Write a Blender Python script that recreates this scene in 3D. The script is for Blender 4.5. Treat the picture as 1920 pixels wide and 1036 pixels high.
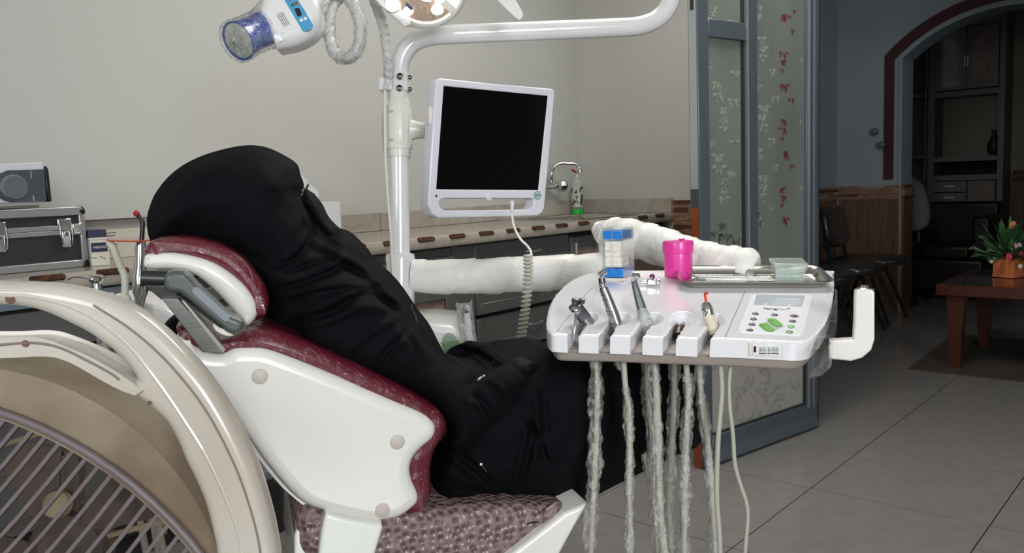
import bpy, bmesh, math, random
import numpy as np
from mathutils import Vector, Matrix
random.seed(7); rng = np.random.default_rng(7)
for o in list(bpy.data.objects): bpy.data.objects.remove(o)
SC = bpy.context.scene
COL = SC.collection
# ------------------------------------------------------------------ camera
YAW, PIT, ROL, FPX, H = .71946, .110888, -.037757, 1580., 1.12
_f = np.array([math.cos(YAW)*math.cos(PIT), math.sin(YAW)*math.cos(PIT), -math.sin(PIT)])
_r0 = np.array([math.sin(YAW), -math.cos(YAW), 0.]); _u0 = np.cross(_r0, _f)
CR = math.cos(ROL)*_r0 + math.sin(ROL)*_u0
CU = -math.sin(ROL)*_r0 + math.cos(ROL)*_u0
CF = _f
CP = np.array([0, 0, H])
cam = bpy.data.cameras.new('camera'); camo = bpy.data.objects.new('camera', cam); COL.objects.link(camo)
camo.matrix_world = Matrix([[CR[0], CU[0], -CF[0], 0], [CR[1], CU[1], -CF[1], 0], [CR[2], CU[2], -CF[2], H], [0, 0, 0, 1]])
cam.sensor_width = 36; cam.lens = 36*FPX/1920; cam.clip_start = .02; cam.clip_end = 100
SC.camera = camo
# ------------------------------------------------------------------ light and exposure
SC.view_settings.view_transform = 'Standard'; SC.view_settings.look = 'None'
SC.view_settings.exposure = 0.0; SC.view_settings.gamma = 1.0; SC.view_settings.use_curve_mapping = False
W = bpy.data.worlds.new('world'); SC.world = W; W.use_nodes = True
W.node_tree.nodes['Background'].inputs[0].default_value = (.72, .8, 1, 1)
W.node_tree.nodes['Background'].inputs[1].default_value = .5
def area(name, loc, tgt, sx, sy, e, c=(1, 1, 1), spread=180):
    l = bpy.data.lights.new(name, 'AREA'); l.shape = 'RECTANGLE'; l.size = sx; l.size_y = sy; l.energy = e; l.color = c
    l.spread = math.radians(spread)
    o = bpy.data.objects.new(name, l); COL.objects.link(o); o.location = loc
    d = Vector(tgt)-Vector(loc); o.rotation_euler = d.to_track_quat('-Z', 'Y').to_euler(); return o
area('window_daylight', (-1.2, -3.3, 1.8), (1.2, 2.0, .9), 2.0, 1.5, 190, (.94, .97, 1))
area('window_daylight', (-2.55, .4, 1.8), (1.2, 1.3, .9), 1.4, 1.2, 36, (.95, .975, 1))
area('ceiling_panel', (2.7, 1.35, 2.84), (2.75, 1.45, 0), 1.3, .9, 52, (1, .955, .90))
area('hall_daylight', (5.6, -1.85, 2.0), (5.8, 1.5, .4), 1.6, 1.2, 5, (.86, .93, 1))
# ------------------------------------------------------------------ measuring: pixel rays meet real planes
def ray(x, y): return (x-960)/FPX*CR - (y-518)/FPX*CU + CF
def at(x, y, D): return CP + ray(x, y)*D
def onz(x, y, z=0.): d = ray(x, y); return CP + d*(z-H)/d[2]
def onx(x, y, X): d = ray(x, y); return CP + d*X/d[0]
def ony(x, y, Y): d = ray(x, y); return CP + d*Y/d[1]
def onp(x, y, P, N): d = ray(x, y); return CP + d*(np.dot(np.array(P)-CP, N)/np.dot(d, N))
RH = np.array([math.sin(YAW), -math.cos(YAW), 0]); FH = np.array([math.cos(YAW), math.sin(YAW), 0]); UP = np.array([0, 0, 1.])
def nrm(v): v = np.array(v, float); return v/np.linalg.norm(v)
# ------------------------------------------------------------------ materials
MATS = {}
def S(*c):   # sRGB 0-255 to linear
    return tuple(((v/255)/12.92 if v/255 <= .04045 else ((v/255+.055)/1.055)**2.4) for v in c)
def mat(name, col, rough=.5, metal=0., coat=0., bump=None, spec=.5, var=None, alpha=1, trans=0, emit=None, coat_bump=None, sheen=0, sss=0):
    """bump=(scale,strength[,stretch xyz]); var=(scale,colour2[,stretch,lo,hi])"""
    m = bpy.data.materials.new(name); m.use_nodes = True; MATS[name] = m
    nt = m.node_tree; N = nt.nodes; L = nt.links; b = N['Principled BSDF']
    b.inputs['Base Color'].default_value = (*col, 1); b.inputs['Roughness'].default_value = rough
    b.inputs['Metallic'].default_value = metal; b.inputs['Coat Weight'].default_value = coat
    b.inputs['Coat Roughness'].default_value = .06; b.inputs['Specular IOR Level'].default_value = spec
    b.inputs['Alpha'].default_value = alpha; b.inputs['Transmission Weight'].default_value = trans
    if sheen: b.inputs['Sheen Weight'].default_value = sheen
    if emit: b.inputs['Emission Color'].default_value = (*emit[0], 1); b.inputs['Emission Strength'].default_value = emit[1]
    tc = None
    def coords(st):
        nonlocal tc
        if tc is None: tc = N.new('ShaderNodeTexCoord')
        mp = N.new('ShaderNodeMapping'); L.new(tc.outputs['Object'], mp.inputs[0]); mp.inputs['Scale'].default_value = st; return mp.outputs[0]
    if bump:
        n = N.new('ShaderNodeTexNoise'); n.inputs['Scale'].default_value = bump[0]; n.inputs['Detail'].default_value = 4
        L.new(coords(bump[2] if len(bump) > 2 else (1, 1, 1)), n.inputs['Vector'])
        bp = N.new('ShaderNodeBump'); bp.inputs['Strength'].default_value = bump[1]; bp.inputs['Distance'].default_value = .01
        L.new(n.outputs['Fac'], bp.inputs['Height']); L.new(bp.outputs[0], b.inputs['Normal'])
    if coat_bump:
        n = N.new('ShaderNodeTexNoise'); n.inputs['Scale'].default_value = coat_bump[0]; n.inputs['Detail'].default_value = 5; n.inputs['Distortion'].default_value = 1.5
        L.new(coords(coat_bump[2] if len(coat_bump) > 2 else (1, 1, 1)), n.inputs['Vector'])
        bp = N.new('ShaderNodeBump'); bp.inputs['Strength'].default_value = coat_bump[1]; bp.inputs['Distance'].default_value = .01
        L.new(n.outputs['Fac'], bp.inputs['Height']); L.new(bp.outputs[0], b.inputs['Coat Normal'])
    if var:
        n = N.new('ShaderNodeTexNoise'); n.inputs['Scale'].default_value = var[0]; n.inputs['Detail'].default_value = 6
        L.new(coords(var[2] if len(var) > 2 else (1, 1, 1)), n.inputs['Vector'])
        r = N.new('ShaderNodeValToRGB'); L.new(n.outputs['Fac'], r.inputs[0])
        lo, hi = (var[3], var[4]) if len(var) > 4 else (.35, .65)
        r.color_ramp.elements[0].position = lo; r.color_ramp.elements[1].position = hi
        r.color_ramp.elements[0].color = (*col, 1); r.color_ramp.elements[1].color = (*var[1], 1)
        L.new(r.outputs[0], b.inputs['Base Color'])
    return m
def film(name, opac=.25, scale=60, strength=1., tint=(.9, .92, .9), rough=.12, stretch=(1, 1, 1), lo=.0, hi=.55):
    """thin crinkled plastic: see-through with milky creases and sharp glints"""
    m = bpy.data.materials.new(name); m.use_nodes = True; MATS[name] = m; nt = m.node_tree; N = nt.nodes; L = nt.links
    N.remove(N['Principled BSDF']); out = N['Material Output']
    tc = N.new('ShaderNodeTexCoord'); mp = N.new('ShaderNodeMapping'); mp.inputs['Scale'].default_value = stretch
    L.new(tc.outputs['Object'], mp.inputs[0])
    n = N.new('ShaderNodeTexNoise'); n.inputs['Scale'].default_value = scale; n.inputs['Detail'].default_value = 4; n.inputs['Distortion'].default_value = 1.2
    L.new(mp.outputs[0], n.inputs['Vector'])
    bp = N.new('ShaderNodeBump'); bp.inputs['Strength'].default_value = strength; bp.inputs['Distance'].default_value = .01; L.new(n.outputs['Fac'], bp.inputs['Height'])
    tr = N.new('ShaderNodeBsdfTransparent'); di = N.new('ShaderNodeBsdfDiffuse'); di.inputs[0].default_value = (*tint, 1); L.new(bp.outputs[0], di.inputs['Normal'])
    gl = N.new('ShaderNodeBsdfGlossy'); gl.inputs['Roughness'].default_value = rough; L.new(bp.outputs[0], gl.inputs['Normal'])
    mr = N.new('ShaderNodeMapRange'); mr.inputs[1].default_value = .45; mr.inputs[2].default_value = .7; mr.inputs[3].default_value = lo; mr.inputs[4].default_value = hi
    n2 = N.new('ShaderNodeTexNoise'); n2.inputs['Scale'].default_value = scale*.7; n2.inputs['Detail'].default_value = 5; n2.inputs['Distortion'].default_value = 2
    L.new(mp.outputs[0], n2.inputs['Vector']); L.new(n2.outputs['Fac'], mr.inputs[0])
    ad = N.new('ShaderNodeMath'); ad.operation = 'ADD'; ad.use_clamp = True; ad.inputs[1].default_value = opac; L.new(mr.outputs[0], ad.inputs[0])
    m1 = N.new('ShaderNodeMixShader'); L.new(ad.outputs[0], m1.inputs[0]); L.new(tr.outputs[0], m1.inputs[1]); L.new(di.outputs[0], m1.inputs[2])
    fr0 = N.new('ShaderNodeLayerWeight'); fr0.inputs[0].default_value = .5; L.new(bp.outputs[0], fr0.inputs['Normal'])
    fr = N.new('ShaderNodeMapRange'); fr.inputs[3].default_value = .04; fr.inputs[4].default_value = .5; fr.inputs[1].default_value = .3; L.new(fr0.outputs['Facing'], fr.inputs[0])
    m2 = N.new('ShaderNodeMixShader'); L.new(fr.outputs[0], m2.inputs[0]); L.new(m1.outputs[0], m2.inputs[1]); L.new(gl.outputs[0], m2.inputs[2])
    L.new(m2.outputs[0], out.inputs[0]); return m
def marble(name, base, vein, scale=3., rough=.25, width=.06, base2=None, coat=.3):
    m = mat(name, base, rough, coat=coat); nt = m.node_tree; N = nt.nodes; L = nt.links; b = N['Principled BSDF']
    tc = N.new('ShaderNodeTexCoord')
    n1 = N.new('ShaderNodeTexNoise'); n1.inputs['Scale'].default_value = scale; n1.inputs['Detail'].default_value = 8; n1.inputs['Distortion'].default_value = .8; L.new(tc.outputs['Object'], n1.inputs['Vector'])
    r1 = N.new('ShaderNodeValToRGB'); L.new(n1.outputs['Fac'], r1.inputs[0]); e = r1.color_ramp.elements
    e[0].position = .5-width; e[0].color = (0, 0, 0, 1); e[1].position = .5+width; e[1].color = (0, 0, 0, 1)
    k = e.new(.5); k.color = (1, 1, 1, 1)
    n2 = N.new('ShaderNodeTexNoise'); n2.inputs['Scale'].default_value = scale*.6; n2.inputs['Detail'].default_value = 5; L.new(tc.outputs['Object'], n2.inputs['Vector'])
    mx = N.new('ShaderNodeMix'); mx.data_type = 'RGBA'; mx.inputs[6].default_value = (*base, 1); mx.inputs[7].default_value = (*(base2 or tuple(v*.82 for v in base)), 1); L.new(n2.outputs['Fac'], mx.inputs[0])
    mul = N.new('ShaderNodeMath'); mul.operation = 'MULTIPLY'; mul.inputs[1].default_value = .75; L.new(r1.outputs[0], mul.inputs[0])
    m2 = N.new('ShaderNodeMix'); m2.data_type = 'RGBA'; m2.inputs[7].default_value = (*vein, 1); L.new(mul.outputs[0], m2.inputs[0]); L.new(mx.outputs[2], m2.inputs[6])
    L.new(m2.outputs[2], b.inputs['Base Color']); return m
# ------------------------------------------------------------------ objects
def org(p): return np.array(p['_o']) if p is not None and '_o' in p else np.zeros(3)
def thing(name, label, cat, loc=(0, 0, 0), group=None, kind=None):
    o = bpy.data.objects.new(name, None); COL.objects.link(o); o.location = tuple(loc); o['_o'] = [float(v) for v in loc]
    o.empty_display_size = .05
    if label: o['label'] = label
    if cat: o['category'] = cat
    if group: o['group'] = group
    if kind: o['kind'] = kind
    return o
def tag(o, label=None, cat=None, group=None, kind=None):
    if label: o['label'] = label
    if cat: o['category'] = cat
    if group: o['group'] = group
    if kind: o['kind'] = kind
    return o
def mk(name, V, F, m, parent=None, smooth=True, label=None, bevel=0, sub=0, seg=3, auto=35):
    V = np.array(V, float).reshape(-1, 3)
    o0 = org(parent) if parent is not None else (V.min(0)+V.max(0))/2*np.array([1, 1, 0])+np.array([0, 0, V[:, 2].min()])
    me = bpy.data.meshes.new(name); me.from_pydata((V-o0).tolist(), [], [tuple(int(i) for i in f) for f in F]); me.update()
    bm = bmesh.new(); bm.from_mesh(me); bmesh.ops.recalc_face_normals(bm, faces=bm.faces); bm.to_mesh(me); bm.free()
    ob = bpy.data.objects.new(name, me); COL.objects.link(ob)
    if parent is not None: ob.parent = parent
    else: ob.location = o0
    ob['_o'] = [float(v) for v in o0]
    if m is not None:
        for k in (m if isinstance(m, (list, tuple)) else [m]): me.materials.append(k)
    if bevel:
        b = ob.modifiers.new('bevel', 'BEVEL'); b.width = bevel; b.segments = seg; b.limit_method = 'ANGLE'; b.angle_limit = math.radians(30); b.harden_normals = False
    if sub:
        s = ob.modifiers.new('sub', 'SUBSURF'); s.levels = sub; s.render_levels = sub
    if smooth:
        if auto and not sub: me.shade_smooth_by_angle(math.radians(auto)) if hasattr(me, 'shade_smooth_by_angle') else None
        for p in me.polygons: p.use_smooth = True
        if auto and not sub and not hasattr(me, 'shade_smooth_by_angle'):
            sharp(me, math.radians(auto))
    if label: ob['label'] = label
    return ob
def sharp(me, ang):
    bm = bmesh.new(); bm.from_mesh(me)
    for e in bm.edges:
        if len(e.link_faces) == 2 and e.calc_face_angle(0) > ang: e.smooth = False
    bm.to_mesh(me); bm.free()
# --- geometry generators return (V,F)
def g_join(*gs):
    V = []; F = []; n = 0
    for v, f in gs:
        V.append(np.array(v, float).reshape(-1, 3)); F += [tuple(i+n for i in q) for q in f]; n += len(V[-1])
    return np.vstack(V), F
def g_box(a, b):
    (x0, y0, z0), (x1, y1, z1) = a, b
    V = [(x0, y0, z0), (x1, y0, z0), (x1, y1, z0), (x0, y1, z0), (x0, y0, z1), (x1, y0, z1), (x1, y1, z1), (x0, y1, z1)]
    return np.array(V, float), [(0, 3, 2, 1), (4, 5, 6, 7), (0, 1, 5, 4), (1, 2, 6, 5), (2, 3, 7, 6), (3, 0, 4, 7)]
def g_obox(c, u, v, w, su, sv, sw):
    """box centred at c with unit axes u,v,w and full sizes"""
    c, u, v, w = map(np.array, (c, u, v, w)); V, F = g_box((-.5*su, -.5*sv, -.5*sw), (.5*su, .5*sv, .5*sw))
    return c + V[:, :1]*u + V[:, 1:2]*v + V[:, 2:]*w, F
def g_prism(poly, ext):
    """closed polygon of 3D points swept by vector ext"""
    P = np.array(poly, float); n = len(P); V = np.vstack([P, P+np.array(ext)])
    return V, [tuple(range(n))[::-1], tuple(range(n, 2*n))] + [(i, (i+1) % n, n+(i+1) % n, n+i) for i in range(n)]
def frame(d):
    d = nrm(d); a = np.array([0, 0, 1.]) if abs(d[2]) < .9 else np.array([1., 0, 0]); u = nrm(np.cross(d, a)); return u, np.cross(d, u)
def cr(pts, k=8, closed=False):
    """Catmull-Rom through points"""
    P = [np.array(p, float) for p in pts]; n = len(P); out = []
    rngi = range(n if closed else n-1)
    for i in rngi:
        p0 = P[(i-1) % n] if closed or i > 0 else 2*P[0]-P[1]; p1 = P[i]; p2 = P[(i+1) % n]
        p3 = P[(i+2) % n] if closed or i+2 < n else 2*P[-1]-P[-2]
        for j in range(k):
            t = j/k; out.append(.5*((2*p1)+(-p0+p2)*t+(2*p0-5*p1+4*p2-p3)*t*t+(-p0+3*p1-3*p2+p3)*t**3))
    if not closed: out.append(P[-1])
    return np.array(out)
def g_tube(path, r, n=12, closed=False, caps=True, rfun=None, flat=None):
    """tube; r scalar or array; rfun(s,theta)->multiplier; parallel transported frame"""
    P = np.array(path, float); m = len(P); R = np.full(m, r) if np.isscalar(r) else np.array(r, float)
    T = np.gradient(P, axis=0) if not closed else (np.roll(P, -1, 0)-np.roll(P, 1, 0))
    T /= np.linalg.norm(T, axis=1)[:, None]
    u, v = frame(T[0]); V = []; th = np.linspace(0, 2*math.pi, n, endpoint=False)
    s = np.concatenate([[0], np.cumsum(np.linalg.norm(np.diff(P, axis=0), axis=1))])
    for i in range(m):
        u = nrm(u - T[i]*np.dot(u, T[i])); v = np.cross(T[i], u)
        k = R[i]*(rfun(s[i], th) if rfun else np.ones(n))
        V.append(P[i] + (k*np.cos(th))[:, None]*u + (k*np.sin(th))[:, None]*v)
    V = np.vstack(V); F = []
    for i in range(m if closed else m-1):
        a = i*n; b = ((i+1) % m)*n
        for j in range(n): F.append((a+j, a+(j+1) % n, b+(j+1) % n, b+j))
    if caps and not closed: F.append(tuple(range(n))[::-1]); F.append(tuple(range((m-1)*n, m*n)))
    return V, F
def g_cyl(a, b, r, r2=None, n=20): return g_tube([a, b], [r, r if r2 is None else r2], n)
def g_lathe(base, axis, prof, n=24, sx=1.):
    """prof [(radius, height)] about axis from base"""
    u, v = frame(axis); ax = nrm(axis); th = np.linspace(0, 2*math.pi, n, endpoint=False); V = []; F = []
    for r, h in prof: V.append(np.array(base)+ax*h+(max(r, 1e-5)*np.cos(th))[:, None]*u*sx+(max(r, 1e-5)*np.sin(th))[:, None]*v)
    for i in range(len(prof)-1):
        for j in range(n): F.append((i*n+j, i*n+(j+1) % n, (i+1)*n+(j+1) % n, (i+1)*n+j))
    F.append(tuple(range(n))[::-1]); F.append(tuple(range((len(prof)-1)*n, len(prof)*n)))
    return np.vstack(V), F
def g_ball(c, r, n=12, sc=(1, 1, 1)):
    V = []; F = []
    for i in range(n+1):
        p = math.pi*i/n
        for j in range(2*n): t = math.pi*j/n; V.append((c[0]+r*sc[0]*math.sin(p)*math.cos(t), c[1]+r*sc[1]*math.sin(p)*math.sin(t), c[2]+r*sc[2]*math.cos(p)))
    for i in range(n):
        for j in range(2*n): F.append((i*2*n+j, i*2*n+(j+1) % (2*n), (i+1)*2*n+(j+1) % (2*n), (i+1)*2*n+j))
    return np.array(V), F
def box(name, a, b, m, parent=None, bevel=0, **k):
    a2 = [min(p, q) for p, q in zip(a, b)]; b2 = [max(p, q) for p, q in zip(a, b)]
    return mk(name, *g_box(a2, b2), m, parent, bevel=bevel, smooth=bool(bevel), **k)
def obox(name, c, u, v, w, su, sv, sw, m, parent=None, bevel=0, **k): return mk(name, *g_obox(c, u, v, w, su, sv, sw), m, parent, bevel=bevel, smooth=bool(bevel), **k)
def tube(name, pts, r, m, parent=None, n=12, k=8, smooth_path=True, **kw):
    P = cr(pts, k) if smooth_path and len(pts) > 2 else np.array(pts, float)
    if not np.isscalar(r): r = np.interp(np.linspace(0, 1, len(P)), np.linspace(0, 1, len(r)), r)
    g = {q: kw.pop(q) for q in ('rfun', 'caps', 'closed') if q in kw}
    return mk(name, *g_tube(P, r, n, **g), m, parent, **kw)
def lathe(name, base, axis, prof, m, parent=None, n=24, **k): return mk(name, *g_lathe(base, axis, prof, n), m, parent, **k)
def prism(name, poly, ext, m, parent=None, bevel=0, **k): return mk(name, *g_prism(poly, ext), m, parent, bevel=bevel, **k)
def text(name, body, c, u, v, size, m, parent=None, ext=.0004, ax='CENTER'):
    cu = bpy.data.curves.new(name, 'FONT'); cu.body = body; cu.size = size; cu.align_x = ax; cu.align_y = 'CENTER'; cu.extrude = ext
    o = bpy.data.objects.new(name+'_tmp', cu); COL.objects.link(o)
    dg = bpy.context.evaluated_depsgraph_get(); me = bpy.data.meshes.new_from_object(o.evaluated_get(dg)); bpy.data.objects.remove(o)
    u = nrm(u); w = nrm(np.cross(u, v)); v = np.cross(w, u); V = np.array([list(p.co) for p in me.vertices])
    F = [tuple(p.vertices) for p in me.polygons]
    return mk(name, np.array(c)+V[:, :1]*u+V[:, 1:2]*v+V[:, 2:]*w, F, m, parent, smooth=False)
def copy_tree(o, parent=None, loc=None):
    c = o.copy(); COL.objects.link(c)
    if parent is not None: c.parent = parent
    if loc is not None: c.location = loc
    for ch in list(o.children): copy_tree(ch, c)
    return c
# ================================================================== materials
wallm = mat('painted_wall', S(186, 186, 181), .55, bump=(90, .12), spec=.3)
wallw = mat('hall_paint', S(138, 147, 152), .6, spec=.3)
tilem = mat('polished_floor_tile', S(126, 123, 121), .2, var=(14, S(119, 117, 115)), coat=.2, spec=.5)
grout = mat('dark_grout', S(48, 46, 45), .9)
marb = marble('counter_marble', S(178, 172, 162), S(150, 140, 128), 5, .22, .05, S(150, 141, 130))
marbi = mat('brown_inlay_stone', S(40, 23, 14), .7, bump=(60, .8), var=(60, S(84, 54, 34)), spec=.2)
alu = mat('grey_powder_coated_metal', S(98, 100, 98), .42, metal=.25, bump=(200, .03))
alud = mat('dark_gap', S(30, 30, 30), .8)
alul = mat('blue_grey_aluminium', S(84, 94, 102), .33, metal=.35)
aluh = mat('bright_aluminium_edge', S(190, 195, 198), .25, metal=.8)
pinkm = marble('pink_marble_panel', S(140, 118, 108), S(118, 96, 86), 5, .35, .06, S(156, 134, 122))
glassm = mat('clear_glass', (.9, .95, .93), .02, trans=1, alpha=.35)
steel = mat('stainless_steel', S(190, 188, 180), .16, metal=1)
chrome = mat('chrome', S(215, 215, 215), .08, metal=1)
white = mat('white_plastic', S(236, 236, 234), .28, coat=.4)
white2 = mat('warm_white_plastic', S(228, 226, 216), .3, coat=.3)
black = mat('black_plastic', S(18, 18, 20), .35)
oak = mat('brown_wood_tile', S(106, 82, 66), .45, var=(9, S(84, 64, 50), (6, 6, .5)), spec=.4)
bricks = [mat('strip_stone_dark_brown', S(72, 40, 24), .6, bump=(80, .4), var=(20, S(96, 56, 36), (1, 1, 4))), mat('strip_stone_tan', S(152, 122, 98), .65, bump=(80, .5), var=(16, S(112, 84, 62), (1, 1, 5))),
          mat('strip_stone_brown', S(116, 82, 60), .65, bump=(80, .5), var=(18, S(138, 110, 88), (1, 1, 4))), mat('strip_stone_grey', S(140, 128, 114), .65, bump=(80, .5))]
redt = mat('dark_red_trim_paint', S(58, 4, 12), .6)
wood = mat('reddish_brown_wood', S(68, 35, 25), .3, var=(8, S(64, 26, 16), (1, 1, .3)), coat=.3)
# ================================================================== floor, tile by tile
fl = thing('floor', None, None, (0, 0, 0), kind='structure')
box('floor_bed', (-2.8, -3.6, -.08), (9.6, 3.13, -.009), grout, fl)
src = None; tx, ty = .611, .565
for i in range(-10, 10):
    for j in range(-8, 4):
        x0 = 3.47+tx*i; y0 = 1.129+ty*j
        if x0 < -2.7 or x0 > 9.1 or y0 > 2.6: continue
        if y0 < -3.5 or (y0 < -1.9 and x0 > 4.2): continue
        loc = (x0+tx/2, y0+ty/2, 0)
        if src is None:
            src = mk('floor_tile', *g_box((-tx/2+.002, -ty/2+.002, -.008), (tx/2-.002, ty/2-.002, 0)), tilem, fl, smooth=False)
            src.location = loc
        else:
            c = src.copy(); COL.objects.link(c); c.location = loc
# ================================================================== walls
def wall(name, a, b, m=wallm, **k): return tag(box(name, a, b, m, **k), kind='structure')
wall('wall_left', (-2.7, 3.13, 0), (4.26, 3.25, 2.9))
wall('ceiling', (-2.8, -3.6, 2.9), (9.6, 3.25, 3.0), mat('ceiling_paint', S(205, 203, 198), .7))
wr = thing('wall_rear', None, None, (4.26, 2.7, 0), kind='structure')
box('rear_panel', (4.26, 2.30, 0), (4.40, 3.13, 2.9), wallm, wr)
box('rear_lintel', (4.26, .2, 2.55), (4.40, 2.30, 2.9), wallm, wr)
box('rear_pier', (4.26, -3.6, 0), (4.40, .2, 2.9), wallm, wr)
wall('wall_near', (-2.8, -3.6, 0), (4.26, -3.5, 2.9)); wall('wall_back', (-2.8, -3.5, 0), (-2.7, 3.25, 2.9))
# strip-stone dado on the rear wall beside the counter
z = .985; k = 0
while z > .03:
    h = (.024, .019, .028, .021, .026)[k % 5]; cut = 2.30+.17*(.3+.45*((k*37) % 10)/10)
    for (a, b) in ((2.302, cut-.001), (cut+.001, 2.478)):
        d = .010+.006*random.random()
        mk('brick', *g_box((4.26-d, a, z-h+.0015), (4.2598, b, z)), bricks[random.choice((0, 1, 2, 0, 1, 3))], wr, smooth=False)
    z -= h; k += 1
# hall
wh = thing('wall_hall_left', None, None, (5.6, 2.5, 0), kind='structure')
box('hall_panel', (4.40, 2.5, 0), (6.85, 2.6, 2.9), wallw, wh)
wa = thing('wall_arch', None, None, (6.85, 1.3, 0), kind='structure')
AC, AZ, RI, RO = 1.296, 1.161, 1.05, 1.166
def arcpts(r, zlow, yl, n=22):
    a0 = math.acos(min(1, (yl-AC)/r)); pts = [(yl, zlow)]
    for i in range(n+1): t = a0+(math.pi-2*a0)*i/n; pts.append((AC+r*math.cos(t), AZ+r*math.sin(t)))
    pts.append((2*AC-yl, zlow)); return pts
inn = arcpts(RI, 0, 2.004)
outl = [(2.6, 0), (2.6, 2.9), (-2.1, 2.9), (-2.1, 0)]
V = []; F = []
# wall with arched opening: quads between opening curve and an outer rim
oc = []
for (y, zz) in inn:
    t = math.atan2(zz-AZ, y-AC)
    if zz <= 0: oc.append((2.6 if y > AC else -2.1, 0)); continue
    s = min((1.304 if math.cos(t) > 0 else 3.396)/max(abs(math.cos(t)), 1e-6), 1.739/max(math.sin(t), 1e-6)); oc.append((AC+s*math.cos(t), AZ+s*math.sin(t)))
for X in (6.85, 7.1):
    for p in inn: V.append((X, *p))
    for p in oc: V.append((X, *p))
n = len(inn)
for i in range(n-1):
    F += [(i, i+1, n+i+1, n+i), (2*n+i, 3*n+i, 3*n+i+1, 2*n+i+1), (i, 2*n+i, 2*n+i+1, i+1)]
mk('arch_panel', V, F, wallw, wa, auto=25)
def arch_band(name, r0, r1, y0, y1, zl, x0, m):
    A = arcpts(r0, zl, y0); B = arcpts(r1, zl, y1); P = [(x0, *p) for p in A] + [(x0, *p) for p in B[::-1]]
    n = len(A); V = [(6.8499, p[0], p[1]) for p in A]+[(6.8499, p[0], p[1]) for p in B]+[(x0, *p) for p in A]+[(x0, *p) for p in B]; F = []
    for i in range(n-1): F += [(2*n+i, 2*n+i+1, 3*n+i+1, 3*n+i), (i, i+1, 2*n+i+1, 2*n+i), (n+i, 3*n+i, 3*n+i+1, n+i+1)]
    F += [(0, 2*n, 3*n, n), (n-1, 2*n-1, 4*n-1, 3*n-1)]
    return mk(name, V, F, m, wa, auto=25)
arch_band('arch_trim_red', RO-.075, RO, 2.066, 2.135, 1.035, 6.835, redt)
arch_band('arch_moulding', RI, RI+.016, 2.004, 2.018, .99, 6.828, wallw); arch_band('arch_moulding', RI+.018, RI+.032, 2.02, 2.034, .99, 6.838, wallw)
# hall dado of wood tiles with a strip-stone border
def dado(parent, P, along, inward, L, wd=.42, top=.885):
    P = np.array(P, float); a = np.array(along, float); n_ = np.array(inward, float); x = 0
    while x < L-.01:
        w_ = min(wd, L-x)
        mk('panel', *g_obox(P+a*(x+w_/2)+n_*.006+UP*top/2, a, n_, UP, w_-.003, .012, top-.004), oak, parent, smooth=False); x += w_
    for r in range(5):
        x = -.1*random.random(); zz = top+.021*r
        while x < L:
            w_ = .14+.2*random.random(); x0, x1 = max(0, x), min(L, x+w_)
            if x1-x0 > .02:
                d = .012+.008*random.random()
                mk('brick', *g_obox(P+a*(x0+x1)/2+n_*d/2+UP*(zz+.0105), a, n_, UP, x1-x0-.002, d, .0195), bricks[random.choice((0, 2, 2, 3, 0, 2))], parent, smooth=False)
            x += w_
dado(wh, (4.42, 2.5, 0), (1, 0, 0), (0, -1, 0), 2.41)
dado(wa, (6.85, 2.48, 0), (0, -1, 0), (-1, 0, 0), .465)
mk('corner_strip', *g_box((6.83, 2.0, 0), (6.852, 2.018, .99)), mat('tan_corner_strip', S(150, 122, 98), .5), wa, smooth=False)
dado(wa, (6.86, 2.004, 0), (1, 0, 0), (0, -1, 0), .24)
# room behind the arch
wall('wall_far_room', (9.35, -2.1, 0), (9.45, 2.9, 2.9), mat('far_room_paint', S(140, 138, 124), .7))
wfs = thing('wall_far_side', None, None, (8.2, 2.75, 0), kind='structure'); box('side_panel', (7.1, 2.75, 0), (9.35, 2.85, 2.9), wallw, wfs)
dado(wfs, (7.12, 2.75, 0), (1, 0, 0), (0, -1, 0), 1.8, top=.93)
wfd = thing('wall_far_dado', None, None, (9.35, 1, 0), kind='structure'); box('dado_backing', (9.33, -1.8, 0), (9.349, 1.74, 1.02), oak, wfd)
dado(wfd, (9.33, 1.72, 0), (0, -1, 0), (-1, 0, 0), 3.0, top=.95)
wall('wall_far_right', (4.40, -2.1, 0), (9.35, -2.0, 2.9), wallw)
# ================================================================== counter along the left wall
YF, YW, ZC = 2.48, 3.13, .915
ct = thing('worktop', 'long mottled marble worktop with brown stone inlays along its edge, under the grey wall', 'countertop', (1.2, 2.8, ZC-.04))
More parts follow.
